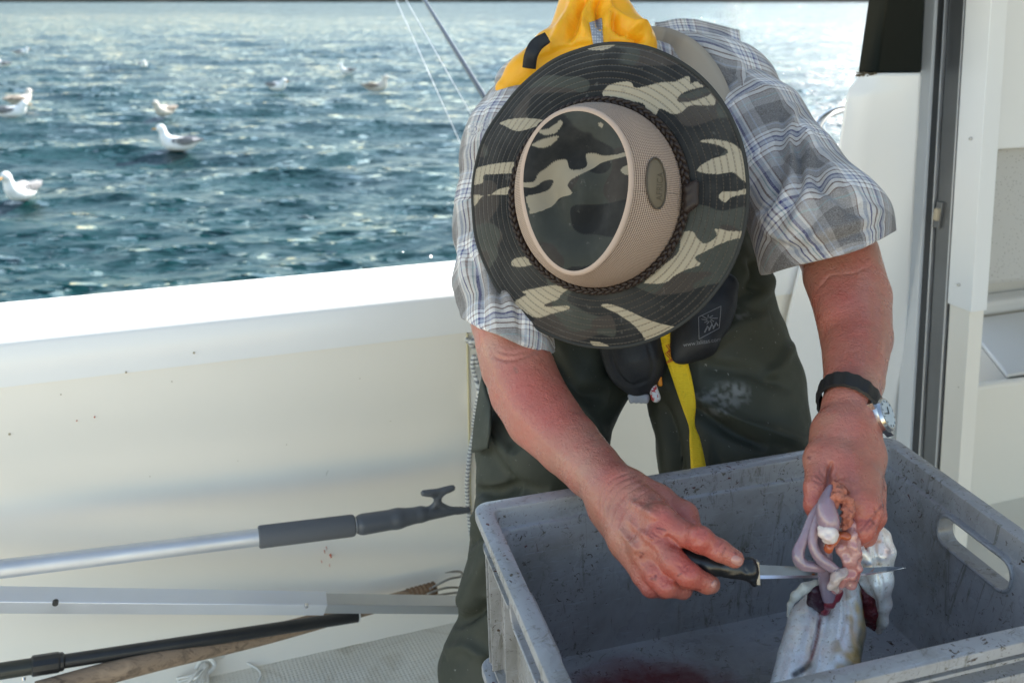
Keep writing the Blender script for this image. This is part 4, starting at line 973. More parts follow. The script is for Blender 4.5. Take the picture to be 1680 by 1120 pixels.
sheet('collar', [[C(1074, 40, 1.57), C(1120, 33, 1.60), C(1170, 42, 1.62), C(1213, 52, 1.60)], [C(1078, 52, 1.55), C(1125, 48, 1.58), C(1175, 58, 1.60), C(1217, 72, 1.58)], [C(1085, 72, 1.53), C(1130, 75, 1.55), C(1185, 88, 1.56), C(1229, 95, 1.55)]], .004, M_shirt, shirt, amp=.008)

# ---- rubber waders
M_wad = mat('dark_green_rubber', (.030, .034, .026), .62, spec=.3, var=[(5, .45, (.048, .052, .040)), (1.5, .3, (.024, .027, .022))], specks=[(150, .70, .02, (.2, .2, .18))], attr='Col', bump=[(14, .35, .006), (320, .25, .0006)], vr=.08)
def waders():
    s = SDF(); k = .04
    s.chain([(1048, 340, 1.535, 120), (1062, 430, 1.535, 140), (1075, 500, 1.53, 120)], .06)
    s.chain([(1110, 430, 1.50, 130), (1128, 500, 1.48, 130)], .04); s.chain([(990, 440, 1.50, 120), (985, 520, 1.49, 105)], .04)
    s.chain([(985, 520, 1.49, 108), (915, 640, 1.46, 101), (888, 735, 1.45, 108), (884, 800, 1.47, 100)], .012)
    s.chain([(884, 800, 1.47, 99), (874, 880, 1.49, 100), (858, 985, 1.52, 100), (838, 1100, 1.54, 112), (838, 1200, 1.56, 100)], .02)
    s.chain([(1140, 510, 1.48, 126), (1190, 640, 1.46, 124), (1206, 730, 1.46, 124), (1212, 820, 1.48, 116), (1215, 980, 1.53, 100), (1215, 1180, 1.57, 105)], .012)
    s.chain([(838, 1190, 1.57, 85), (835, 1300, 1.58, 80)], .03); s.chain([(1215, 1180, 1.57, 85), (1215, 1290, 1.60, 80)], .03)
    for x, d in ((832, 1.56), (1222, 1.58)): q = PZ(x, 1300, 0); q[1] = 1.47; s.cone((q[0], 1.50, .06), (q[0]+(.03 if x > 1000 else -.03), 1.36, .045), .06, .048, .03)
    V, Q = s.mesh(.004); V = relax(V, Q, 1)
    L = [([(775, 700), (800, 760), (840, 800), (900, 815)], 16, -.012), ([(775, 860), (800, 840), (850, 835)], 10, .008), ([(772, 800), (800, 812), (850, 808)], 9, -.014), ([(762, 900), (785, 880), (820, 872)], 8, -.008), ([(760, 1000), (780, 960), (805, 900)], 14, .010),
         ([(740, 1020), (775, 1010), (800, 985)], 9, -.014), ([(730, 1070), (765, 1060), (800, 1080)], 12, .008), ([(800, 660), (815, 700), (850, 740)], 12, -.008), ([(822, 620), (835, 700), (827, 800)], 2.5, -.002),
         ([(895, 560), (940, 640), (1000, 650)], 14, -.010), ([(900, 600), (960, 680), (992, 720)], 14, .008), ([(1240, 470), (1200, 500), (1150, 530), (1115, 560)], 14, -.008), ([(1262, 520), (1200, 540), (1140, 580)], 12, .007),
         ([(1130, 640), (1200, 680), (1270, 710), (1325, 730)], 10, .009), ([(1120, 660), (1190, 705), (1260, 735)], 9, -.010), ([(1065, 650), (1090, 720), (1100, 790)], 12, .007), ([(1088, 660), (1110, 720), (1118, 790)], 8, -.008),
         ([(1245, 400), (1262, 440), (1250, 480), (1225, 500)], 9, .007), ([(1230, 420), (1236, 450), (1228, 475)], 7, -.007), ([(1030, 560), (1080, 600), (1095, 640)], 12, .005), ([(1150, 600), (1230, 610), (1300, 640)], 12, -.005), ([(1000, 620), (1020, 560), (1050, 500)], 10, -.006),
         ([(1300, 560), (1280, 600), (1250, 620)], 9, .006)]
    V = folds(V, Q, L, 1.4); N = vnormals(V, Q); V = V+N*(vnoise(V, 12, 11)*.012+vnoise(V, 40, 12)*.003)[:, None]
    return V, Q
wV, wQ = waders(); wme = npmesh('waders', wV, wQ); px_, _ = project(wV); cw = np.tile(np.array((.052, .057, .042)), (len(wV), 1))
for cx, cy, rx, ry, a_ in ((1190, 650, 26, 15, .7), (1210, 638, 14, 10, .6), (1158, 650, 22, 6, .4), (1212, 515, 12, 7, .5), (1175, 672, 16, 8, .5)):
    g_ = np.exp(-((px_[:, 0]-cx)/rx)**2-((px_[:, 1]-cy)/ry)**2)*a_; g_ = np.clip(g_*(vnoise(wV, 180, 3)*3+.55)*2, 0, .5)*(g_ > .04); cw = cw*(1-g_[:, None])+np.array((.33, .34, .34))*g_[:, None]
setcol(wme, cw); wo = link('waders', wme, M_wad, man); wbv = bvh(wV, wQ)
tbv = bvh(tV, tQ)
# loose flap of rubber beside the thigh
sheet('side_flap', [[C(792, 614, 1.44), C(798, 640, 1.42), C(806, 665, 1.40)], [C(780, 690, 1.43), C(790, 700, 1.40), C(805, 700, 1.37)], [C(775, 742, 1.43), C(785, 740, 1.40), C(800, 735, 1.37)]], .004, M_wad, wo)
def stripmesh(name, pts, m, parent, th=.0022, nrm=None, sub=8, uvlen=True):
    """webbing: (px, py, depth, half width px, twist) centre line"""
    P = np.array([C(x, y, d) for x, y, d, h, t in pts]); A = np.array([[h*d/F, t] for x, y, d, h, t in pts])
    PA_ = spline(np.c_[P, A], sub); P = PA_[:, :3]; hw = PA_[:, 3]; tw = PA_[:, 4]
    T = np.gradient(P, axis=0); T /= np.linalg.norm(T, axis=1)[:, None]; V = []; uv = []; acc = 0
    for i in range(len(P)):
        n0 = -(P[i]-CAM); n0 = n0-T[i]*(n0@T[i]); n0 /= np.linalg.norm(n0); s0 = np.cross(T[i], n0)
        c, s_ = math.cos(tw[i]), math.sin(tw[i]); sd_ = s0*c+n0*s_; nn = n0*c-s0*s_
        if i: acc += np.linalg.norm(P[i]-P[i-1])
        for q in (-1, -.5, 0, .5, 1): V.append(P[i]+sd_*hw[i]*q+nn*.0012*(1-q*q)); uv.append((hw[i]*q, acc))
    n = len(P); Q = np.array([(i*5+k, i*5+k+1, (i+1)*5+k+1, (i+1)*5+k) for i in range(n-1) for k in range(4)])
    me = npmesh(name, V, Q); setuv(me, uv); o = link(name, me, m, parent); modobj(o, 'SOLIDIFY', thickness=th, offset=0); return o
def web(N, L, c, co, noise, ramp, mix, p):
    uv = N.new('ShaderNodeUVMap'); uv.uv_map = 'UVMap'
    wv = N.new('ShaderNodeTexWave'); wv.bands_direction = 'Y'; wv.inputs['Scale'].default_value = 110; L.new(uv.outputs[0], wv.inputs['Vector'])
    b = N.new('ShaderNodeBump'); b.inputs['Strength'].default_value = .6; b.inputs['Distance'].default_value = .0012; L.new(wv.outputs[0], b.inputs['Height']); L.new(b.outputs[0], p.inputs['Normal'])
    return mix(ramp(noise(60, 4, .6), .55, .75), c, mix(.5, c, (.35, .22, .02)))
M_yel = mat('yellow_webbing', (.92, .62, .015), .6, extra=web)
stripmesh('crotch_strap', [(1098, 540, 1.335, 18, 0), (1106, 575, 1.335, 17, 0), (1119, 620, 1.335, 15, 0), (1129, 660, 1.335, 12, .15), (1135, 698, 1.34, 7, .9), (1140, 725, 1.34, 9, .2), (1146, 768, 1.34, 12, 0), (1150, 830, 1.34, 13, 0)], M_yel, man)
mb = MB()
for i in range(9):
    x = 1092+i*3.2+.5; y = 566-i*1.2
    mb.tube([C(x, y, 1.331), C(x+6, y+8, 1.331), C(x-1, y+14, 1.331), C(x+7, y+22, 1.331), C(x+1, y+30, 1.331)], .0006, 5)
mb.build('red_stitching', mat('red_thread', (.6, .06, .03), .7), man)
# black life vest pouches
M_nylon = mat('black_nylon', (.014, .015, .018), .55, spec=.4, var=[(12, .5, (.03, .032, .036))], bump=[(500, .4, .0008), (20, .5, .006)])
s = SDF(); s.chain([(1030, 500, 1.36, 52), (1042, 590, 1.355, 40), (1048, 618, 1.355, 31)], .02).chain([(1000, 520, 1.37, 34), (1022, 600, 1.36, 24)], .02).chain([(1066, 520, 1.37, 30), (1068, 600, 1.36, 20)], .02)
V, Q = s.mesh(.003); V = folds(V, Q, [([(985, 560), (1000, 610), (1030, 645), (1070, 640)], 3.5, .003), ([(1000, 570), (1012, 610), (1035, 632), (1066, 622)], 3, -.003), ([(1062, 560), (1072, 600), (1066, 630)], 3, -.002)])
vest = link('life_vest', npmesh('life_vest', V, Q), M_nylon, man)
s = SDF(); s.chain([(1178, 500, 1.33, 24), (1150, 560, 1.32, 24), (1128, 580, 1.318, 14)], .02).chain([(1190, 470, 1.34, 22), (1180, 530, 1.33, 16)], .02).chain([(1116, 545, 1.325, 14), (1112, 585, 1.318, 9)], .02).chain([(1140, 500, 1.33, 30), (1130, 560, 1.322, 20)], .02)
V, Q = s.mesh(.003); link('pouch', npmesh('pouch', V, Q), M_nylon, vest); pbv = bvh(V, Q)
s = SDF(); s.chain([(1044, 648, 1.35, 9), (1058, 652, 1.35, 8)], .004); 
for i in range(4): s.chain([(1034+i*8, 650, 1.348, 4.5), (1036+i*8, 658, 1.348, 4)], .003)
V, Q = s.mesh(.0012); link('inflator_cap', npmesh('inflator_cap', V, Q), mat('grey_plastic', (.36, .37, .39), .45), vest)
s = SDF(); s.chain([(1070, 632, 1.345, 7), (1076, 652, 1.342, 8)], .004); V, Q = s.mesh(.0012); link('gas_cylinder', npmesh('gas_cylinder', V, Q), mat('white_label', (.72, .70, .68), .35, specks=[(160, .55, .02, (.5, .03, .03)), (260, .62, .02, (.08, .08, .08))]), vest)
s = SDF(); s.chain([(1081, 618, 1.345, 4.5), (1083, 630, 1.345, 4)], .004); V, Q = s.mesh(.0012); link('pull_tab', npmesh('pull_tab', V, Q), mat('orange_plastic', (.75, .25, .01), .5), vest)
M_ink = mat('white_print', (.19, .195, .21), .6)
def wordmesh(txt, size):
    cu = bpy.data.curves.new('t', 'FONT'); cu.body = txt; cu.size = size; cu.align_x = 'CENTER'; cu.align_y = 'CENTER'; cu.extrude = .0002; cu.resolution_u = 3
    o = bpy.data.objects.new('t', cu); COL.objects.link(o); dg = bpy.context.evaluated_depsgraph_get(); me = bpy.data.meshes.new_from_object(o.evaluated_get(dg)); bpy.data.objects.remove(o); bpy.data.curves.remove(cu); return me
def drape(me, bv, cx, cy, ang, pxm, lift=.0012):      # lay flat lettering on a curved surface; pxm = picture pixels per unit
    co = np.empty(len(me.vertices)*3, np.float32); me.vertices.foreach_get('co', co); co = co.reshape(-1, 3); out = co.copy(); last = C(cx, cy, 1.2)
    for i, (x, y, z) in enumerate(co):
        X = cx+(x*math.cos(ang)+y*math.sin(ang))*pxm; Y = cy+(x*math.sin(ang)-y*math.cos(ang))*pxm
        h = hit(bv, X, Y, lift+z); last = h if h is not None else last; out[i] = last
    me.vertices.foreach_set('co', out.ravel()); me.update(); return me
me = drape(wordmesh('www.lalizas.com', 1), pbv, 1152, 561, -.16, 9.5); link('lettering', me, M_ink, vest)
# printed panel on the pouch
mb = MB()
def line_on(bv, pts, r_, lift=.001):
    P = [hit(bv, x, y, lift) for x, y in pts]; P = [p for p in P if p is not None]
    if len(P) > 1: mb.tube(P, r_, 5)
for pts in ([(1146, 520), (1183, 502)], [(1146, 520), (1147, 556)], [(1147, 556), (1180, 538)], [(1183, 502), (1180, 538)]): line_on(pbv, [tuple(np.array(pts[0])*(1-t)+np.array(pts[1])*t) for t in np.linspace(0, 1, 6)], .0005)
for i in range(9):
    a = i*.7; line_on(pbv, [(1163+3*math.cos(a), 524+3*math.sin(a)), (1163+(9+3*(i % 3))*math.cos(a+.4), 524+8*math.sin(a+.4))], .0006)
for i in range(3): line_on(pbv, [(1156+i*7, 545-i*3), (1161+i*7, 535-i*3), (1164+i*7, 540-i*3)], .0011)
mb.build('printed_panel', M_ink, vest)
# orange yellow inflatable collar bulging up behind the hat
def ycloth(N, L, c, co, noise, ramp, mix, p):
    return mix(ramp(noise(12, 3), .4, .7), c, mix(.35, c, (.80, .36, .0)))
M_or = mat('orange_yellow_fabric', (.98, .47, .012), .5, sss=.3, extra=ycloth, bump=[(26, .6, .008), (600, .3, .0005)])
M_or.node_tree.nodes['Principled BSDF'].inputs['Transmission Weight'].default_value = 0
s = SDF(); s.chain([(830, 145, 1.40, 16), (862, 118, 1.40, 26), (905, 92, 1.40, 34), (960, 80, 1.40, 42), (1035, 82, 1.40, 38)], .02)
s.chain([(925, 78, 1.42, 32), (950, 20, 1.44, 28), (960, -60, 1.46, 24)], .03).chain([(1030, 75, 1.42, 40), (990, 20, 1.44, 36), (965, -40, 1.46, 26)], .03).chain([(960, 60, 1.43, 44), (970, -10, 1.45, 34)], .03)
s.chain([(1046, 62, 1.40, 24), (1008, 18, 1.43, 22)], .008)
s.chain([(1042, 80, 1.39, 26), (1056, 68, 1.385, 14)], .008)
V, Q = s.mesh(.0028)
V = folds(V, Q, [([(930, 70), (950, 20), (962, -10)], 7, -.010), ([(900, 80), (930, 30), (945, -10)], 8, .006), ([(985, 50), (980, 10), (990, -10)], 6, -.011), ([(995, 45), (1000, 15), (990, -10)], 7, .008), ([(1000, 20), (1030, 40), (1068, 52)], 5, .008), ([(1002, 32), (1020, 52), (1060, 66)], 5, -.010),
                  ([(1020, 60), (1040, 50), (1066, 42)], 4, .005), ([(1000, 70), (1030, 72), (1060, 60)], 4, -.006), ([(880, 100), (930, 80), (975, 74)], 6, -.005), ([(960, 60), (955, 30), (965, 0)], 5, .005)], 1.5)
V = V+vnormals(V, Q)*(vnoise(V, 40, 21)*.005)[:, None]
col_o = link('vest_collar', npmesh('vest_collar', V, Q), M_or, man); obv = bvh(V, Q)
def refl(N, L, c, co, noise, ramp, mix, p):
    v = N.new('ShaderNodeTexVoronoi'); v.inputs['Scale'].default_value = 260; v.inputs['Randomness'].default_value = 0; L.new(co, v.inputs['Vector']); return mix(ramp(v.outputs['Distance'], .25, .5), c, (.25, .27, .32))
def patch(name, bv, quad, m, parent, lift=.002, n=8, th=.0015):
    q = np.array(quad, float); V = []
    for i in range(n+1):
        for j in range(n+1):
            u, v = i/n, j/n; P = q[0]*(1-u)*(1-v)+q[1]*u*(1-v)+q[2]*u*v+q[3]*(1-u)*v; h = hit(bv, P[0], P[1], lift); V.append(h if h is not None else (V[-1] if V else C(*P, 1.4)))
    Q = np.array([(i*(n+1)+j, (i+1)*(n+1)+j, (i+1)*(n+1)+j+1, i*(n+1)+j+1) for i in range(n) for j in range(n)])
    me = npmesh(name, V, Q); setuv(me, np.array([(i/n*.03, j/n*.05) for i in range(n+1) for j in range(n+1)])); o = link(name, me, m, parent); modobj(o, 'SOLIDIFY', thickness=th, offset=0); return o
patch('reflective_tape', obv, [(967, 38), (987, 30), (990, 76), (974, 76)], mat('reflective_silver', (.50, .52, .56), .4, extra=refl), col_o, .003)
stripmesh('buckle_strap', [(898, 62, 1.34, 9, 0), (880, 74, 1.335, 11, 0), (871, 92, 1.335, 11, 0), (868, 112, 1.345, 11, 0)], M_nylon, col_o)
# beige brace over the shoulder
def strapon(pts, m, name, parent, lift=.006):
    P = []
    for x, y, h in spline([(a, b, c) for a, b, c in pts], 4):
        q = hit(tbv, x, y); d = 1.42 if q is None else project(q[None])[1][0]; P.append([x, y, d, h])
    P = np.array(P); k = np.ones(5)/5; dd = np.pad(P[:, 2], 2, mode='edge'); P[:, 2] = np.minimum(np.convolve(dd, k, 'valid'), P[:, 2])-lift
    return stripmesh(name, [(x, y, d, h, 0) for x, y, d, h in P], m, parent, sub=2, th=.003)
M_beige = mat('beige_webbing', (.36, .31, .25), .7, bump=[(500, .3, .0006)])
strapon([(1060, 60, 17), (1095, 68, 20), (1130, 90, 23), (1158, 125, 24), (1180, 170, 22), (1196, 220, 20), (1200, 260, 18)], M_beige, 'brace', man)
# ---- camouflage hat
toC = CAM-C(1000, 322, 1.17); toC /= np.linalg.norm(toC); UPI = np.array([0, sp, cp])
HN = toC-np.array([1., 0, 0])*.284+UPI*.07; HN /= np.linalg.norm(HN)
H1 = np.array([1., 0, 0])-HN*HN[0]; H1 /= np.linalg.norm(H1); H2 = np.cross(HN, H1); HC = C(980, 323, 1.17)
def hp(x, y, z): return HC+H1*x+H2*y+HN*z
BX, BYr = .111, .116; TX, TY, TH = .065, .094, .092
BRM = .195
def ering(rx, ry, z, egg=0., n=900, ox=0, oy=0, wav=0.):
    a = np.linspace(0, 2*math.pi, n, endpoint=False); x = rx*np.cos(a); y = ry*np.sin(a); x = x*(1+egg*np.sin(a))
    zz = z+wav*(np.sin(2*a+.6)+.6*np.sin(5*a)+.35*np.sin(9*a+2)+.2*np.sin(17*a)); return HC+np.outer(x+ox, H1)+np.outer(y+oy, H2)+np.outer(zz, HN), a
T_IMG = []
def zz1(L): return [(x/2.8+740, y/2.8) for x, y in L]
def zz2(L): return [(x/2.8+740, y/2.8+380) for x, y in L]
TANB = [zz1(L) for L in (
 [(695, 430), (730, 390), (820, 375), (850, 405), (960, 380), (1030, 375), (1090, 350), (1100, 385), (1125, 375), (1170, 405), (1210, 450), (1215, 470), (1195, 485), (1100, 485), (1060, 515), (1020, 525), (960, 500), (935, 540), (900, 510), (880, 475), (800, 465), (720, 455)],
 [(225, 565), (290, 545), (380, 545), (440, 560), (400, 578), (330, 600), (290, 600), (250, 580)],
 [(90, 805), (140, 765), (300, 745), (310, 790), (200, 800), (150, 805), (145, 840), (88, 848)],
 [(95, 895), (170, 900), (220, 870), (300, 855), (300, 885), (240, 895), (150, 900), (115, 940), (98, 940)],
 [(1145, 650), (1200, 640), (1280, 655), (1330, 690), (1365, 760), (1375, 845), (1330, 820), (1290, 790), (1220, 800), (1130, 785), (1180, 740), (1260, 710), (1270, 690), (1220, 665)],
 [(1230, 905), (1250, 880), (1310, 880), (1378, 860), (1378, 885), (1290, 905), (1260, 930)],
 [(605, 195), (760, 190), (720, 225), (660, 232), (620, 222)])]
TANB += [zz2(L) for L in (
 [(890, 230), (940, 180), (1040, 100), (1060, 10), (1110, 0), (1130, 30), (1170, 55), (1220, 20), (1215, -12), (1290, -2), (1378, 0), (1378, 18), (1280, 40), (1220, 65), (1170, 90), (1120, 120), (1145, 150), (1080, 175), (1030, 200), (980, 235), (900, 238)],
 [(280, 155), (290, 125), (370, 110), (420, 90), (470, 125), (380, 150), (320, 162)],
 [(290, 325), (345, 290), (330, 275), (440, 250), (550, 245), (505, 290), (490, 310), (430, 335), (445, 345), (530, 340), (540, 355), (470, 375), (390, 395), (330, 360)],
 [(690, 340), (740, 335), (830, 370), (920, 410), (1000, 430), (1055, 440), (1065, 460), (1010, 490), (900, 530), (890, 490), (840, 430), (770, 380)],
 [(640, 505), (700, 512), (750, 545), (680, 540)])]
HOLE = zz1([(1042, 450), (1080, 420), (1180, 398), (1198, 430), (1120, 462), (1050, 472)])
TANT = [zz1(L) for L in (
 [(400, 600), (450, 590), (500, 555), (512, 570), (480, 610), (430, 620)],
 [(372, 665), (420, 640), (495, 625), (460, 665), (420, 680), (378, 672)],
 [(325, 840), (380, 835), (400, 800), (440, 770), (480, 740), (530, 735), (545, 775), (590, 780), (625, 760), (620, 710), (660, 705), (700, 715), (760, 710), (810, 698), (812, 715), (700, 745), (650, 775), (560, 820), (535, 850), (555, 890), (500, 910), (460, 950), (370, 982), (360, 960), (345, 905), (400, 890), (450, 870), (470, 830), (430, 830), (380, 860), (325, 858)],
 [(780, 780), (815, 758), (840, 800), (800, 802)], [(675, 565), (700, 570), (690, 590)])]
def camo(V, tans, hole, seed=0):
    pix, _ = project(V); local = np.stack([(V-HC)@H1, (V-HC)@H2, np.zeros(len(V))], 1)
    loc = local*np.array((1, 1.7, 1)); wr = np.stack([vnoise(loc, 26, 31+seed), vnoise(loc, 26, 32+seed), np.zeros(len(V))], 1)*.035; q = loc+wr+.7
    n1 = vnoise(q, 17, 33+seed); n2 = vnoise(q, 21, 34+seed)
    col = np.tile(np.array((.052, .056, .048)), (len(V), 1)); sm = lambda x: np.clip(x/.012+.5, 0, 1)[:, None]
    a = sm(n2-.02); col = col*(1-a)+np.array((.050, .042, .037))*a
    a = sm(n1-.06); col = col*(1-a)+np.array((.015, .016, .017))*a
    t = np.zeros(len(V), bool)
    for L in tans: t |= inpoly(pix, closed(L))
    if hole is not None: t &= ~inpoly(pix, closed(hole))
    col[t] = (.40, .345, .255); return col
def clothx(N, L, c, co, noise, ramp, mix, p):
    uv = N.new('ShaderNodeUVMap'); uv.uv_map = 'UVMap'; s = N.new('ShaderNodeSeparateXYZ'); L.new(uv.outputs[0], s.inputs[0])
    def M(op, a, b=None, c_=None):
        m = N.new('ShaderNodeMath'); m.operation = op
        for i, x in enumerate((a, b, c_)):
            if x is None: continue
            if isinstance(x, (int, float)): m.inputs[i].default_value = x
            else: L.new(x, m.inputs[i])
        return m.outputs[0]
    fr = M('FRACT', M('MULTIPLY', s.outputs[1], 1/.0088)); d = M('ABSOLUTE', M('SUBTRACT', fr, .5))
    g = N.new('ShaderNodeMapRange'); g.inputs[1].default_value = .04; g.inputs[2].default_value = .14; g.inputs[3].default_value = 1; g.inputs[4].default_value = 0; L.new(d, g.inputs[0])
    line = M('MULTIPLY', g.outputs[0], M('GREATER_THAN', s.outputs[1], .0001))
    dash = M('GREATER_THAN', M('FRACT', M('MULTIPLY', s.outputs[0], 1/.0042)), .35)
    b = N.new('ShaderNodeBump'); b.invert = True; b.inputs['Strength'].default_value = .8; b.inputs['Distance'].default_value = .0012; L.new(line, b.inputs['Height'])
    b2 = N.new('ShaderNodeBump'); b2.inputs['Strength'].default_value = .35; b2.inputs['Distance'].default_value = .0006; L.new(noise(700, 2), b2.inputs['Height']); L.new(b.outputs[0], b2.inputs['Normal'])
    b3 = N.new('ShaderNodeBump'); b3.inputs['Strength'].default_value = .5; b3.inputs['Distance'].default_value = .010; L.new(noise(16, 3), b3.inputs['Height']); L.new(b2.outputs[0], b3.inputs['Normal']); L.new(b3.outputs[0], p.inputs['Normal'])
    st = M('MULTIPLY', M('MULTIPLY', line, dash), .45)
    c = mix(ramp(noise(9, 5, .65), .45, .8), c, mix(.25, c, (.20, .19, .17)))
    c = mix(ramp(noise(90, 3, .6), .66, .74), c, mix(.35, c, (.2, .19, .17)))
    return mix(st, c, (.13, .105, .08))
M_camo = mat('camouflage_cotton', (.05, .05, .05), .85, attr='Col', extra=clothx, sheen=.15, spec=.3)
def loft(name, rings, m, parent, uvr=None, col=None, solid=0.):
    n = len(rings[0]); k = len(rings); V = np.concatenate(rings); i = np.arange(k-1)[:, None]*n; j = np.arange(n)[None]; j2 = (j+1) % n
    Q = np.stack([i+j, i+n+j, i+n+j2, i+j2], -1).reshape(-1, 4)
    me = npmesh(name, V, Q)
    a = np.linspace(0, 2*math.pi, n, endpoint=False)
    setuv(me, np.stack([np.tile(a*.15, k), np.repeat(np.array(uvr if uvr is not None else [0]*k), n)], 1))
    if col is not None: setcol(me, col(V))
    o = link(name, me, m, parent)
    if solid: modobj(o, 'SOLIDIFY', thickness=solid, offset=-1)
    return o, V, Q
hat = empty('hat', HC); hat.parent = man; bpy.context.view_layer.update(); hat.matrix_parent_inverse = man.matrix_world.inverted()
rings = []; uvr = []
for t in np.linspace(0, 1, 70):
    rx = BX+(BRM*.95-BX)*t; ry = BYr+(BRM*1.005-BYr)*t; z = -.006*t-.020*t**2.2
    ring_, a = ering(rx, ry, z, wav=.0048*t*t); rings.append(ring_); uvr.append(.004+t*(BRM-BX))
loft('brim', rings, M_camo, hat, uvr, lambda V: camo(V, TANB, HOLE), .0028)
mb = MB(); e, a = ering(BRM*.95, BRM*1.005, -.0265, wav=.0048, n=200); mb.tube(list(e)+[e[0]], .0026, 8, cap=False); mb.build('brim_binding', mat('dark_binding', (.035, .036, .034), .85), hat, smooth=True)
def meshx(N, L, c, co, noise, ramp, mix, p):
    uv = N.new('ShaderNodeUVMap'); uv.uv_map = 'UVMap'; s = N.new('ShaderNodeMapping'); s.inputs['Scale'].default_value = (1, 1, 1); s.inputs['Rotation'].default_value = (0, 0, .785); L.new(uv.outputs[0], s.inputs[0])
    v = N.new('ShaderNodeTexVoronoi'); v.inputs['Scale'].default_value = 340; v.inputs['Randomness'].default_value = .0; L.new(uv.outputs[0], v.inputs['Vector'])
    r = ramp(v.outputs['Distance'], .22, .40)
    b = N.new('ShaderNodeBump'); b.inputs['Strength'].default_value = .9; b.inputs['Distance'].default_value = .0015; L.new(r, b.inputs['Height']); L.new(b.outputs[0], p.inputs['Normal'])
    x = N.new('ShaderNodeMix'); x.data_type = 'RGBA'; L.new(r, x.inputs[0]); x.inputs[6].default_value = (.15, .095, .065, 1); L.new(c, x.inputs[7]); return x.outputs[2]
M_mesh = mat('pinkish_tan_mesh', (.58, .43, .33), .75, extra=meshx)
rings = []; uvr = []
for t in np.linspace(0, 1, 50):
    f_ = t**1.0; rx = BX+(TX-BX)*f_+.007*math.sin(math.pi*t); ry = BYr+(TY-BYr)*f_+.006*math.sin(math.pi*t)
    rings.append(ering(rx, ry, TH*t, egg=.13*t, n=500)[0]); uvr.append(t*.1)
cr, cV, cQ = loft('crown_mesh_band', rings, M_mesh, hat, uvr, None, 0)
rings = []
for t in np.linspace(0, .999, 60):
    rr = 1-t; z = TH+.004-.010*math.sin(min(1, t*1.6)*math.pi*.5)*(1)+.004*math.sin(t*9)
    rg, a = ering(TX*rr, TY*rr, z, egg=.13, n=700); rg = rg+np.outer(.004*np.sin(3*a+1)*np.sin(math.pi*min(1, t*1.3)), HN); rings.append(rg)
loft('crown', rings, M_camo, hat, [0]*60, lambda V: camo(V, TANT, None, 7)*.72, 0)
M_pip = mat('tan_binding', (.52, .39, .31), .8, bump=[(500, .5, .001)])
e, a = ering(TX+.001, TY+.001, TH, egg=.13, n=160); mb = MB(); mb.tube(list(e)+[e[0]], .0045, 12, cap=False); mb.build('crown_piping', M_pip, hat, smooth=True)
# leather braid round the crown
M_brd = mat('dark_leather', (.028, .017, .013), .5, spec=.4, bump=[(200, .4, .001)])
mb = MB(); n = 520; aa = np.linspace(0, 2*math.pi, n)
for k in range(3):
    ph = aa*26+k*2*math.pi/3; P = [hp((BX+.004+.0030*math.cos(p_))*math.cos(a_), (BYr+.004+.0030*math.cos(p_))*math.sin(a_), .006+.0022*math.sin(2*p_)) for a_, p_ in zip(aa, ph)]
    mb.tube(P, .0026, 7, cap=False)
mb.build('braided_band', M_brd, hat, smooth=True)
s = SDF()
for i in range(5): a_ = R(-2+i*1.2); s.cone(hp((BX+.006)*math.cos(a_)+.002*(i % 2), -.006+.006*i-.012, .010), hp((BX+.016)*math.cos(a_), .002+.006*i-.014, .012), .0058, .0045, .003)
V, Q = s.mesh(.0012); link('braid_knot', npmesh('braid_knot', V, Q), M_brd, hat)
cbv = bvh(cV, cQ)
# oval badge
V, Fc = surfpatch(cbv, 1077, 301, 16, 42, -.06, n=40, rings=8, lift=.0035)
bo = link('badge', npmesh('badge', V, np.array(Fc)), mat('olive_badge', (.165, .13, .085), .55, bump=[(300, .3, .0005)]), hat); bv2 = bvh(np.array(V), np.array(Fc))
P = [hit(cbv, 1077+16*math.cos(t)*math.cos(-.06)-42*math.sin(t)*math.sin(-.06), 301+16*math.cos(t)*math.sin(-.06)+42*math.sin(t)*math.cos(-.06), .003) for t in np.linspace(0, 2*math.pi, 50)]
mb = MB(); mb.tube([p for p in P if p is not None], .0011, 6, cap=False); mb.build('badge_edge', mat('badge_rim', (.09, .07, .05), .6), hat, smooth=True)
me = drape(wordmesh('AFRICA', 1), bv2, 1083, 306, -1.52, 14, .0007); link('badge_lettering', me, mat('badge_print', (.095, .075, .048), .6), hat)
# grey hair at the nape under the brim
s = SDF(); hc = C(998, 330, 1.30); s.ell(hc+np.array((0, .045, .03)), (.082, .07, .075), k=.01); V, Q = s.mesh(.004); V = V+vnormals(V, Q)*(vnoise(V, 160, 2)*.006)[:, None]
link('hair', npmesh('hair', V, Q), mat('grey_hair', (.35, .34, .32), .8, bump=[(400, .8, .002)]), man)

# ---- watch on the wrist by the fish
wt = empty('watch', C(1397, 666, 1.07)); wt.parent = man; bpy.context.view_layer.update(); wt.matrix_parent_inverse = man.matrix_world.inverted()
wc = C(1394, 664, 1.078); wax = C(1401, 625, 1.12)-C(1388, 712, 1.05); wax /= np.linalg.norm(wax)
u0 = -toC-wax*(-toC@wax); u0 = (CAM-wc)/np.linalg.norm(CAM-wc); u0 -= wax*(u0@wax); u0 /= np.linalg.norm(u0); v0 = np.cross(u0, wax)
if v0[0] < 0: v0 = -v0
wax2 = wax+v0*.42; 
P = []; Fc = []; nn = 72; rw = .0345
for i in range(nn):
    a = 2*math.pi*i/nn; dr = v0*math.cos(a)+u0*math.sin(a)*1.02; bulge = .0009 if (i % 4) < 2 else -.0002
    c_ = wc-EZ*0-wax*(.011*math.cos(a))
    for (rr, hh) in ((rw, -.0125), (rw+.003+bulge, -.0115), (rw+.0042+bulge, 0), (rw+.003+bulge, .0115), (rw, .0125)): P.append(c_+dr*rr+wax*hh)
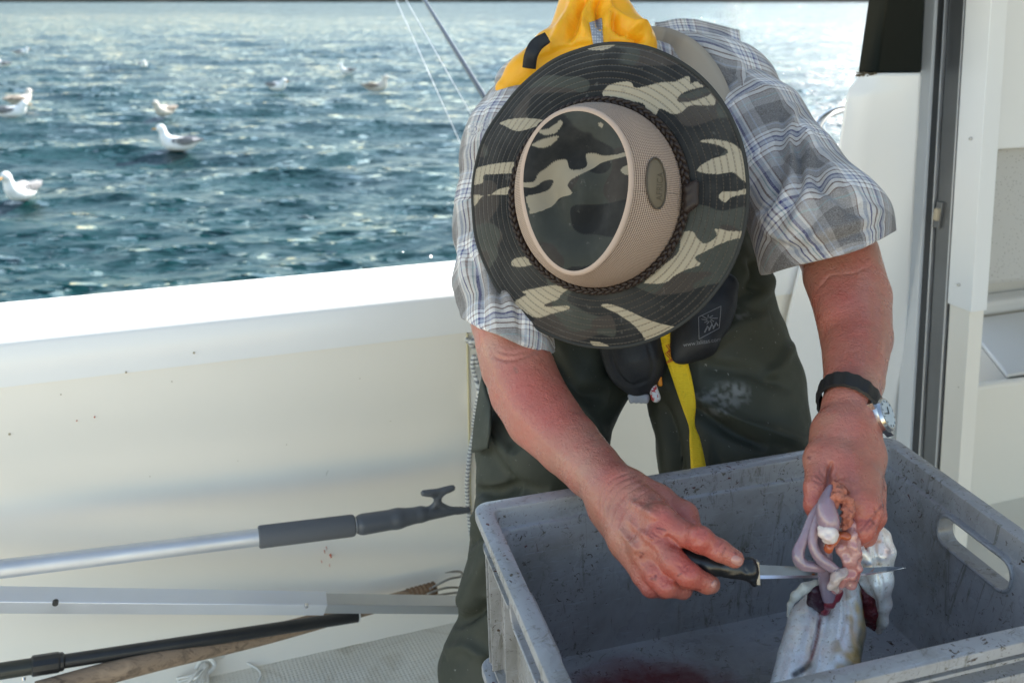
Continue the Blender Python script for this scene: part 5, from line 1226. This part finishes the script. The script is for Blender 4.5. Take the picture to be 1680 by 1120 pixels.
Fc = [(i*5+k, ((i+1) % nn)*5+k, ((i+1) % nn)*5+k+1, i*5+k+1) for i in range(nn) for k in range(4)]
mb = MB(); mb.add(P, Fc); mb.build('strap', mat('black_link_rubber', (.012, .012, .013), .5), wt, auto=40)
a = R(10); fd = v0*math.cos(a)+u0*math.sin(a); fc = wc+fd*(rw+.002)-wax*.017; fd = fd*.88+u0*.42; fd /= np.linalg.norm(fd)
fx = wax-fd*(wax@fd); fx /= np.linalg.norm(fx); fy = np.cross(fd, fx)
def disc(r0, z0, r1, z1, mb, n=36, cap=True):
    P = [fc+(fx*math.cos(t)+fy*math.sin(t))*r0+fd*z0 for t in np.linspace(0, 2*math.pi, n, endpoint=False)]+[fc+(fx*math.cos(t)+fy*math.sin(t))*r1+fd*z1 for t in np.linspace(0, 2*math.pi, n, endpoint=False)]
    Fq = [(i, (i+1) % n, (i+1) % n+n, i+n) for i in range(n)]
    if cap: Fq += [tuple(range(n))[::-1], tuple(range(n, 2*n))]
    mb.add(P, Fq); return mb
mb = MB(); disc(.0205, -.004, .021, .004, mb); disc(.0205, .004, .0185, .0075, mb)
for q in (-1, 1): mb.add(*(lambda P: (P, [(0, 3, 2, 1), (4, 5, 6, 7), (0, 1, 5, 4), (1, 2, 6, 5), (2, 3, 7, 6), (3, 0, 4, 7)]))([fc+fx*a_+fy*q*b_+fd*c_ for c_ in (-.006, .002) for a_, b_ in ((-.010, .017), (.010, .017), (.008, .026), (-.008, .026))]))
mb.build('case', M_steel, wt, auto=35)
mb = MB(); disc(.0165, .0076, .0165, .0079, mb); mb.build('dial', mat('pale_dial', (.45, .55, .62), .2, coat=1), wt)
mb = MB()
for k in range(12): t = k*math.pi/6; c_ = fc+(fx*math.cos(t)+fy*math.sin(t))*.0138+fd*.0081; mb.tube([c_, c_+(fx*math.cos(t)+fy*math.sin(t))*.002], .0005, 5)
for t, l_ in ((.6, .008), (2.4, .012)): c_ = fc+fd*.0083; mb.tube([c_, c_+(fx*math.cos(t)+fy*math.sin(t))*l_], .0006, 5)
mb.build('hands', M_black, wt)

# ------------------------------------------------------------ knife
kn = empty('fillet_knife', C(1180, 925, .962), 'fillet knife with black handle and narrow steel blade held in the hand', 'knife')
s = SDF(); s.chain([(1090, 905, .985, 13), (1130, 917, .970, 17), (1165, 926, .964, 16), (1200, 931, .962, 15), (1228, 936, .962, 17)], .006)
s.chain([(1230, 922, .962, 9), (1238, 956, .962, 6.5)], .005).chain([(1195, 922, .960, 10), (1232, 926, .960, 9)], .004)
V, Q = s.mesh(.0014); V = folds(V, Q, [([(1140, 938), (1180, 945), (1215, 942)], 2.5, .001), ([(1218, 918), (1220, 930), (1226, 940)], 2, -.001)])
link('handle', npmesh('handle', V, Q), mat('black_handle', (.013, .014, .016), .3, spec=.55, specks=[(90, .74, .02, (.25, .24, .22))], bump=[(200, .2, .0008)]), kn)
mb = MB()
def solidpoly(mb, pts, dfun, th):
    P = [C(x, y, dfun(x)) for x, y in pts]; n = len(P); Qp = [p+VIEW*th for p in P]
    mb.add(P+Qp, [tuple(range(n)), tuple(range(n, 2*n))[::-1]]+[(i, i+n, (i+1) % n+n, (i+1) % n) for i in range(n)])
solidpoly(mb, [(1240, 920), (1246, 921), (1248, 960), (1242, 960)], lambda x: .957, .010); mb.build('guard', mat('worn_steel', (.33, .31, .28), .45, metal=1, var=[(60, .6, (.2, .15, .1))]), kn, bevel=.0006)
# blade with spine and bevelled edge
top = [(1244, 926), (1300, 928.5), (1360, 931), (1420, 930.5), (1455, 929), (1486, 930)]
mid = [(1244, 943), (1300, 943.5), (1360, 943), (1420, 940), (1455, 935.5), (1486, 930.5)]
bot = [(1247, 949), (1300, 948), (1360, 947), (1420, 943.5), (1455, 938), (1486, 931)]
P = []; 
for (tx, ty), (mx, my), (bx, by) in zip(top, mid, bot):
    d = .966+(tx-1244)/242*.020; P += [C(tx, ty, d+.0010), C(mx, my, d-.0004), C(bx, by, d-.0032), C(mx, my, d+.0012), C(tx, ty, d+.0026)]
Fc = [(i*5+k, i*5+(k+1) % 5, (i+1)*5+(k+1) % 5, (i+1)*5+k) for i in range(5) for k in range(5)]+[(0, 1, 2, 3, 4), (29, 28, 27, 26, 25)]
mb = MB(); mb.add(P, Fc); bl_ = mb.build('blade', mat('blade_steel', (.17, .175, .18), .35, metal=1, var=[(50, .4, (.12, .11, .11))], specks=[(120, .66, .03, (.25, .08, .03))]), kn, auto=8)
bl_.data.materials.append(mat('bevel_sky_glint', (.75, .76, .78), .3, metal=1))  # bevel coloured brighter than the side for the sky it reflects
for p_ in bl_.data.polygons:
    if p_.index < 25 and p_.index % 5 == 1: p_.material_index = 1

# ------------------------------------------------------------ fish
fish = empty('fish', C(1350, 1040, 1.05), 'silvery fish with slit white belly hanging open in the crate, its entrails being pulled out', 'fish')
def fishskin(N, L, c, co, noise, ramp, mix, p):
    v = N.new('ShaderNodeTexVoronoi'); v.inputs['Scale'].default_value = 420; L.new(co, v.inputs['Vector'])
    c = mix(ramp(v.outputs['Distance'], .35, .6), c, mix(.12, c, (.35, .33, .26)))
    c = mix(ramp(noise(260, 3, .6), .60, .66), c, mix(.5, c, (.30, .24, .14)))
    c = mix(ramp(noise(35, 5, .7, .6), .50, .62), c, mix(.35, c, (.72, .52, .46)))
    return mix(ramp(noise(70, 5, .65, .6), .50, .70), c, mix(.3, c, (.50, .46, .34)))
def fdepth(y): return .985+(y-950)/170*.17
s = SDF(); k = .006
s.chain([(1338, 984, 1.03, 19), (1326, 1020, 1.015, 32), (1310, 1080, .985, 33), (1292, 1150, .96, 34)], .003)
s.chain([(1384, 968, 1.03, 27), (1381, 1030, 1.01, 37), (1369, 1090, .985, 39), (1344, 1160, .962, 38)], .003)
s.chain([(1362, 1000, 1.06, 40), (1354, 1060, 1.035, 46), (1328, 1130, 1.0, 44), (1310, 1230, .985, 40), (1296, 1330, .975, 22)], .02)
s.chain([(1345, 985, 1.0, 11), (1346, 1010, .992, 9), (1338, 1060, .968, 7), (1326, 1095, .950, 8), (1312, 1104, .946, 10)], .006, 's')
V, Q = s.mesh(.0018); V = relax(V, Q, 1)
V = folds(V, Q, [([(1346, 1005), (1341, 1035), (1330, 1080)], 2.5, -.004), ([(1394, 980), (1402, 1010), (1400, 1040)], 4, -.002), ([(1380, 965), (1384, 1000), (1378, 1050)], 3, -.0025), ([(1366, 968), (1368, 1000), (1362, 1030)], 5, .0015)])
me = npmesh('fish_body', V, Q); pix, _ = project(V); N = vnormals(V, Q); r_ = rnd.random
belly = np.array((.94, .93, .91)); side = np.array((.82, .83, .83)); back = np.array((.13, .14, .09)); yel = np.array((.50, .32, .07))
fx_ = (pix[:, 0]-(1350-(pix[:, 1]-1000)*.22)); wgt = np.clip((np.abs(fx_+6)-38)/34, 0, 1)[:, None]; col = belly*(1-wgt)+side*wgt
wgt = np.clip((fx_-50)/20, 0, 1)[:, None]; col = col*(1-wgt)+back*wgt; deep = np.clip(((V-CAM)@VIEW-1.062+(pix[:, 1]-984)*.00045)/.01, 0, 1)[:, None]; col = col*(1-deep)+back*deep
n_ = vnoise(V, 90, 3); wgt = (np.clip((fx_-22)/16, 0, 1)*np.clip(n_*5+.35, 0, 1)*.8)[:, None]; col = col*(1-wgt)+yel*wgt
wgt = (np.clip(vnoise(V, 60, 8)*3-.2, 0, 1)*.35)[:, None]; col = col*(1-wgt)+np.array((.62, .45, .42))*wgt
d_, t_ = plinedist(pix, [(1345, 990), (1346, 1010), (1341, 1045), (1331, 1080), (1320, 1098), (1304, 1106)]); wgt = np.clip(1.35-d_/3.4, 0, 1)[:, None]; col = col*(1-wgt)+np.array((.22, .05, .06))*wgt
d_, t_ = plinedist(pix, [(1326, 1090), (1316, 1098), (1304, 1106)]); wgt = np.clip(1.4-d_/6, 0, 1)[:, None]; col = col*(1-wgt)+np.array((.012, .008, .012))*wgt
setcol(me, col); M_fish = mat('wet_fish_skin', (.8, .8, .8), .30, spec=.8, metal=.22, attr='Col', extra=fishskin, coat=.6, bump=[(40, .3, .002), (260, .3, .0008)], sss=.05)
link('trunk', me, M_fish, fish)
# head and throat folded away to the right
s = SDF(); s.chain([(1434, 866, 1.02, 14), (1430, 905, 1.02, 27), (1438, 950, 1.02, 25), (1450, 990, 1.025, 11), (1448, 1020, 1.03, 7), (1442, 1034, 1.04, 6)], .008)
s.chain([(1448, 880, 1.02, 14), (1456, 905, 1.02, 12), (1450, 960, 1.035, 12)], .006).chain([(1404, 905, 1.00, 16), (1412, 928, 1.01, 18), (1428, 950, 1.02, 12)], .006)
V, Q = s.mesh(.0016); V = folds(V, Q, [([(1418, 870), (1416, 920), (1424, 960), (1440, 1000)], 4, -.004), ([(1436, 862), (1436, 900), (1446, 940)], 3.5, -.003), ([(1426, 865), (1426, 915), (1434, 955), (1446, 990)], 4, .003), ([(1405, 890), (1408, 930), (1430, 980)], 4, -.003), ([(1446, 870), (1450, 895), (1460, 905)], 3, .002), ([(1440, 930), (1446, 965), (1444, 1005)], 4, .003)])
me = npmesh('head', V, Q); pix, _ = project(V); col = np.tile(np.array((.86, .84, .81)), (len(V), 1))
def blotc(cx, cy, rr, c, a):
    global col
    wg = (a*np.exp(-((pix[:, 0]-cx)**2+(pix[:, 1]-cy)**2)/(rr*rr)))[:, None]; col = col*(1-wg)+np.array(c)*wg
for b_ in ((1455, 905, 9, (.55, .35, .45), .7), (1443, 888, 3, (.75, .30, .05), .9), (1441, 926, 3, (.08, .02, .02), .95), (1438, 1020, 14, (.32, .28, .16), .7), (1405, 900, 10, (.6, .42, .45), .6), (1412, 880, 8, (.62, .45, .45), .5), (1462, 985, 8, (.5, .48, .42), .5)): blotc(*b_)
setcol(me, col); link('head', me, M_fish, fish)
# dark red gill chamber between head and trunk
s = SDF(); s.chain([(1412, 948, 1.03, 10), (1420, 975, 1.035, 17), (1427, 1000, 1.04, 18), (1434, 1018, 1.045, 12), (1440, 1030, 1.05, 6)], .006)
V, Q = s.mesh(.0016); V = V+vnormals(V, Q)*(np.maximum(0, vnoise(V, 220, 3))*.004)[:, None]
link('gills', npmesh('gills', V, Q), mat('dark_red_gills', (.10, .006, .010), .35, spec=.6, bump=[(260, .9, .003)], var=[(120, .6, (.22, .02, .03))]), fish)
s = SDF(); s.chain([(1330, 988, 1.005, 7), (1336, 968, .995, 9), (1346, 990, 1.0, 9), (1343, 1004, 1.01, 7)], .006); V, Q = s.mesh(.0014)
link('body_cavity', npmesh('body_cavity', V, Q), mat('cavity_lining', (.04, .008, .018), .3, spec=.6, bump=[(200, .8, .002)]), fish)
# pectoral fins: a curved pale blade on the left, a small one in front
s = SDF(); s.chain([(1338, 956, .995, 6), (1320, 964, .992, 8), (1305, 977, .995, 7), (1296, 992, 1.0, 4), (1292, 1010, 1.005, 2)], .004); V, Q = s.mesh(.0013)
link('pectoral_fin', npmesh('pectoral_fin', V, Q), mat('pale_fin', (.62, .60, .54), .4, bump=[(150, .5, .002)], var=[(60, .5, (.40, .36, .26))]), fish)
# tail and rear fins resting on the crate floor
tl = C(1296, 1335, .975); mb = MB(); dn_ = (C(1292, 1225, 1.3)-C(1330, 1120, .965)); dn_[2] = 0; dn_ /= np.linalg.norm(dn_); sd_ = np.cross(dn_, EZ)
P = [tl-sd_*.012, tl+sd_*.012, tl+sd_*.045+dn_*.07, tl+dn_*.045, tl-sd_*.045+dn_*.07]; mb.add(P+[p+EZ*.003 for p in P], [(0, 1, 2, 3, 4), (9, 8, 7, 6, 5)]+[(i, i+5, (i+1) % 5+5, (i+1) % 5) for i in range(5)])
mb.build('tail_fin', bpy.data.materials['pale_fin'], fish, bevel=.001)
# entrails
M_gut = mat('lavender_intestine', (.27, .20, .245), .13, spec=.6, coat=.5, sss=.15, var=[(50, .6, (.36, .22, .26)), (18, .4, (.22, .19, .28))], bump=[(90, .5, .003), (350, .4, .001)])
def gut(name, chains, m, h=.0013, k=.003, amp=0., sc=150):
    s = SDF()
    for c_ in chains:
        c_ = spline(np.array(c_, float), 5); c_[:, 3] *= .88; s.chain([tuple(x) for x in c_], k)
    V, Q = s.mesh(h)
    if amp: V = V+vnormals(V, Q)*(vnoise(V, sc, 5)*amp)[:, None]
    return link(name, npmesh(name, V, Q), m, fish)
gut('intestine', [[(1350, 822, .962, 5), (1334, 846, .958, 7), (1320, 880, .956, 7.5), (1309, 908, .955, 9.5), (1316, 925, .955, 9), (1334, 929, .957, 8), (1350, 932, .962, 7)]], M_gut)
gut('intestine', [[(1352, 826, .958, 5), (1340, 856, .952, 7), (1333, 888, .950, 7.5), (1342, 912, .949, 8), (1358, 926, .950, 8.5), (1374, 936, .953, 6)]], M_gut)
gut('stomach', [[(1364, 798, .952, 5), (1357, 815, .946, 9), (1355, 832, .940, 15), (1358, 850, .938, 18), (1361, 864, .938, 16)]], M_gut)
gut('intestine', [[(1350, 858, .962, 9), (1353, 900, .966, 12), (1354, 940, .974, 13), (1358, 962, .985, 14), (1361, 986, .995, 11)]], M_gut)
M_fat = mat('white_fat', (.74, .68, .64), .3, spec=.6, coat=.4, var=[(60, .6, (.70, .42, .38))], bump=[(90, .6, .003)])
gut('fat_knob', [[(1353, 872, .934, 11), (1360, 877, .932, 14), (1368, 871, .934, 9)]], M_fat, amp=.004, sc=200)
M_liv = mat('orange_liver', (.56, .19, .12), .35, spec=.5, var=[(90, .7, (.38, .12, .08))], bump=[(180, 1, .005), (420, .8, .002)])
gut('liver', [[(1366, 800, .955, 8), (1375, 806, .944, 10), (1373, 820, .940, 8), (1369, 824, .942, 5)], [(1378, 808, .945, 7), (1387, 822, .940, 7), (1392, 842, .940, 9), (1389, 860, .942, 6)]], M_liv, amp=.009, sc=260)
gut('roe', [[(1372, 880, .945, 7), (1362, 894, .943, 7), (1358, 900, .943, 5)], [(1380, 876, .948, 6), (1392, 880, .948, 6)]], mat('orange_roe', (.42, .09, .03), .25, coat=.5, bump=[(100, .4, .002)]), amp=.003)
M_pk = mat('pink_tissue', (.44, .17, .155), .16, spec=.6, coat=.8, sss=.1, var=[(70, .7, (.34, .07, .07)), (30, .5, (.62, .42, .40))], bump=[(130, .9, .003)])
gut('gullet', [[(1392, 862, .958, 13), (1394, 888, .955, 15), (1398, 915, .955, 13), (1400, 940, .960, 13), (1392, 958, .97, 11)], [(1380, 895, .955, 8), (1388, 925, .955, 8), (1378, 950, .962, 10), (1368, 966, .972, 10)]], M_pk, amp=.008, sc=110)
gut('membrane', [[(1386, 935, .952, 6), (1374, 945, .948, 9), (1366, 956, .95, 8), (1372, 968, .96, 6)]], mat('grey_membrane', (.42, .36, .34), .3, coat=.5, var=[(90, .7, (.6, .45, .42))], bump=[(160, .9, .003)]), amp=.007, sc=140)
gut('kidney', [[(1376, 970, .985, 8), (1362, 988, .992, 8), (1352, 1004, 1.0, 6)]], mat('dark_red_tissue', (.20, .02, .035), .28, spec=.6, coat=.4, bump=[(120, .6, .002)]), amp=.003)
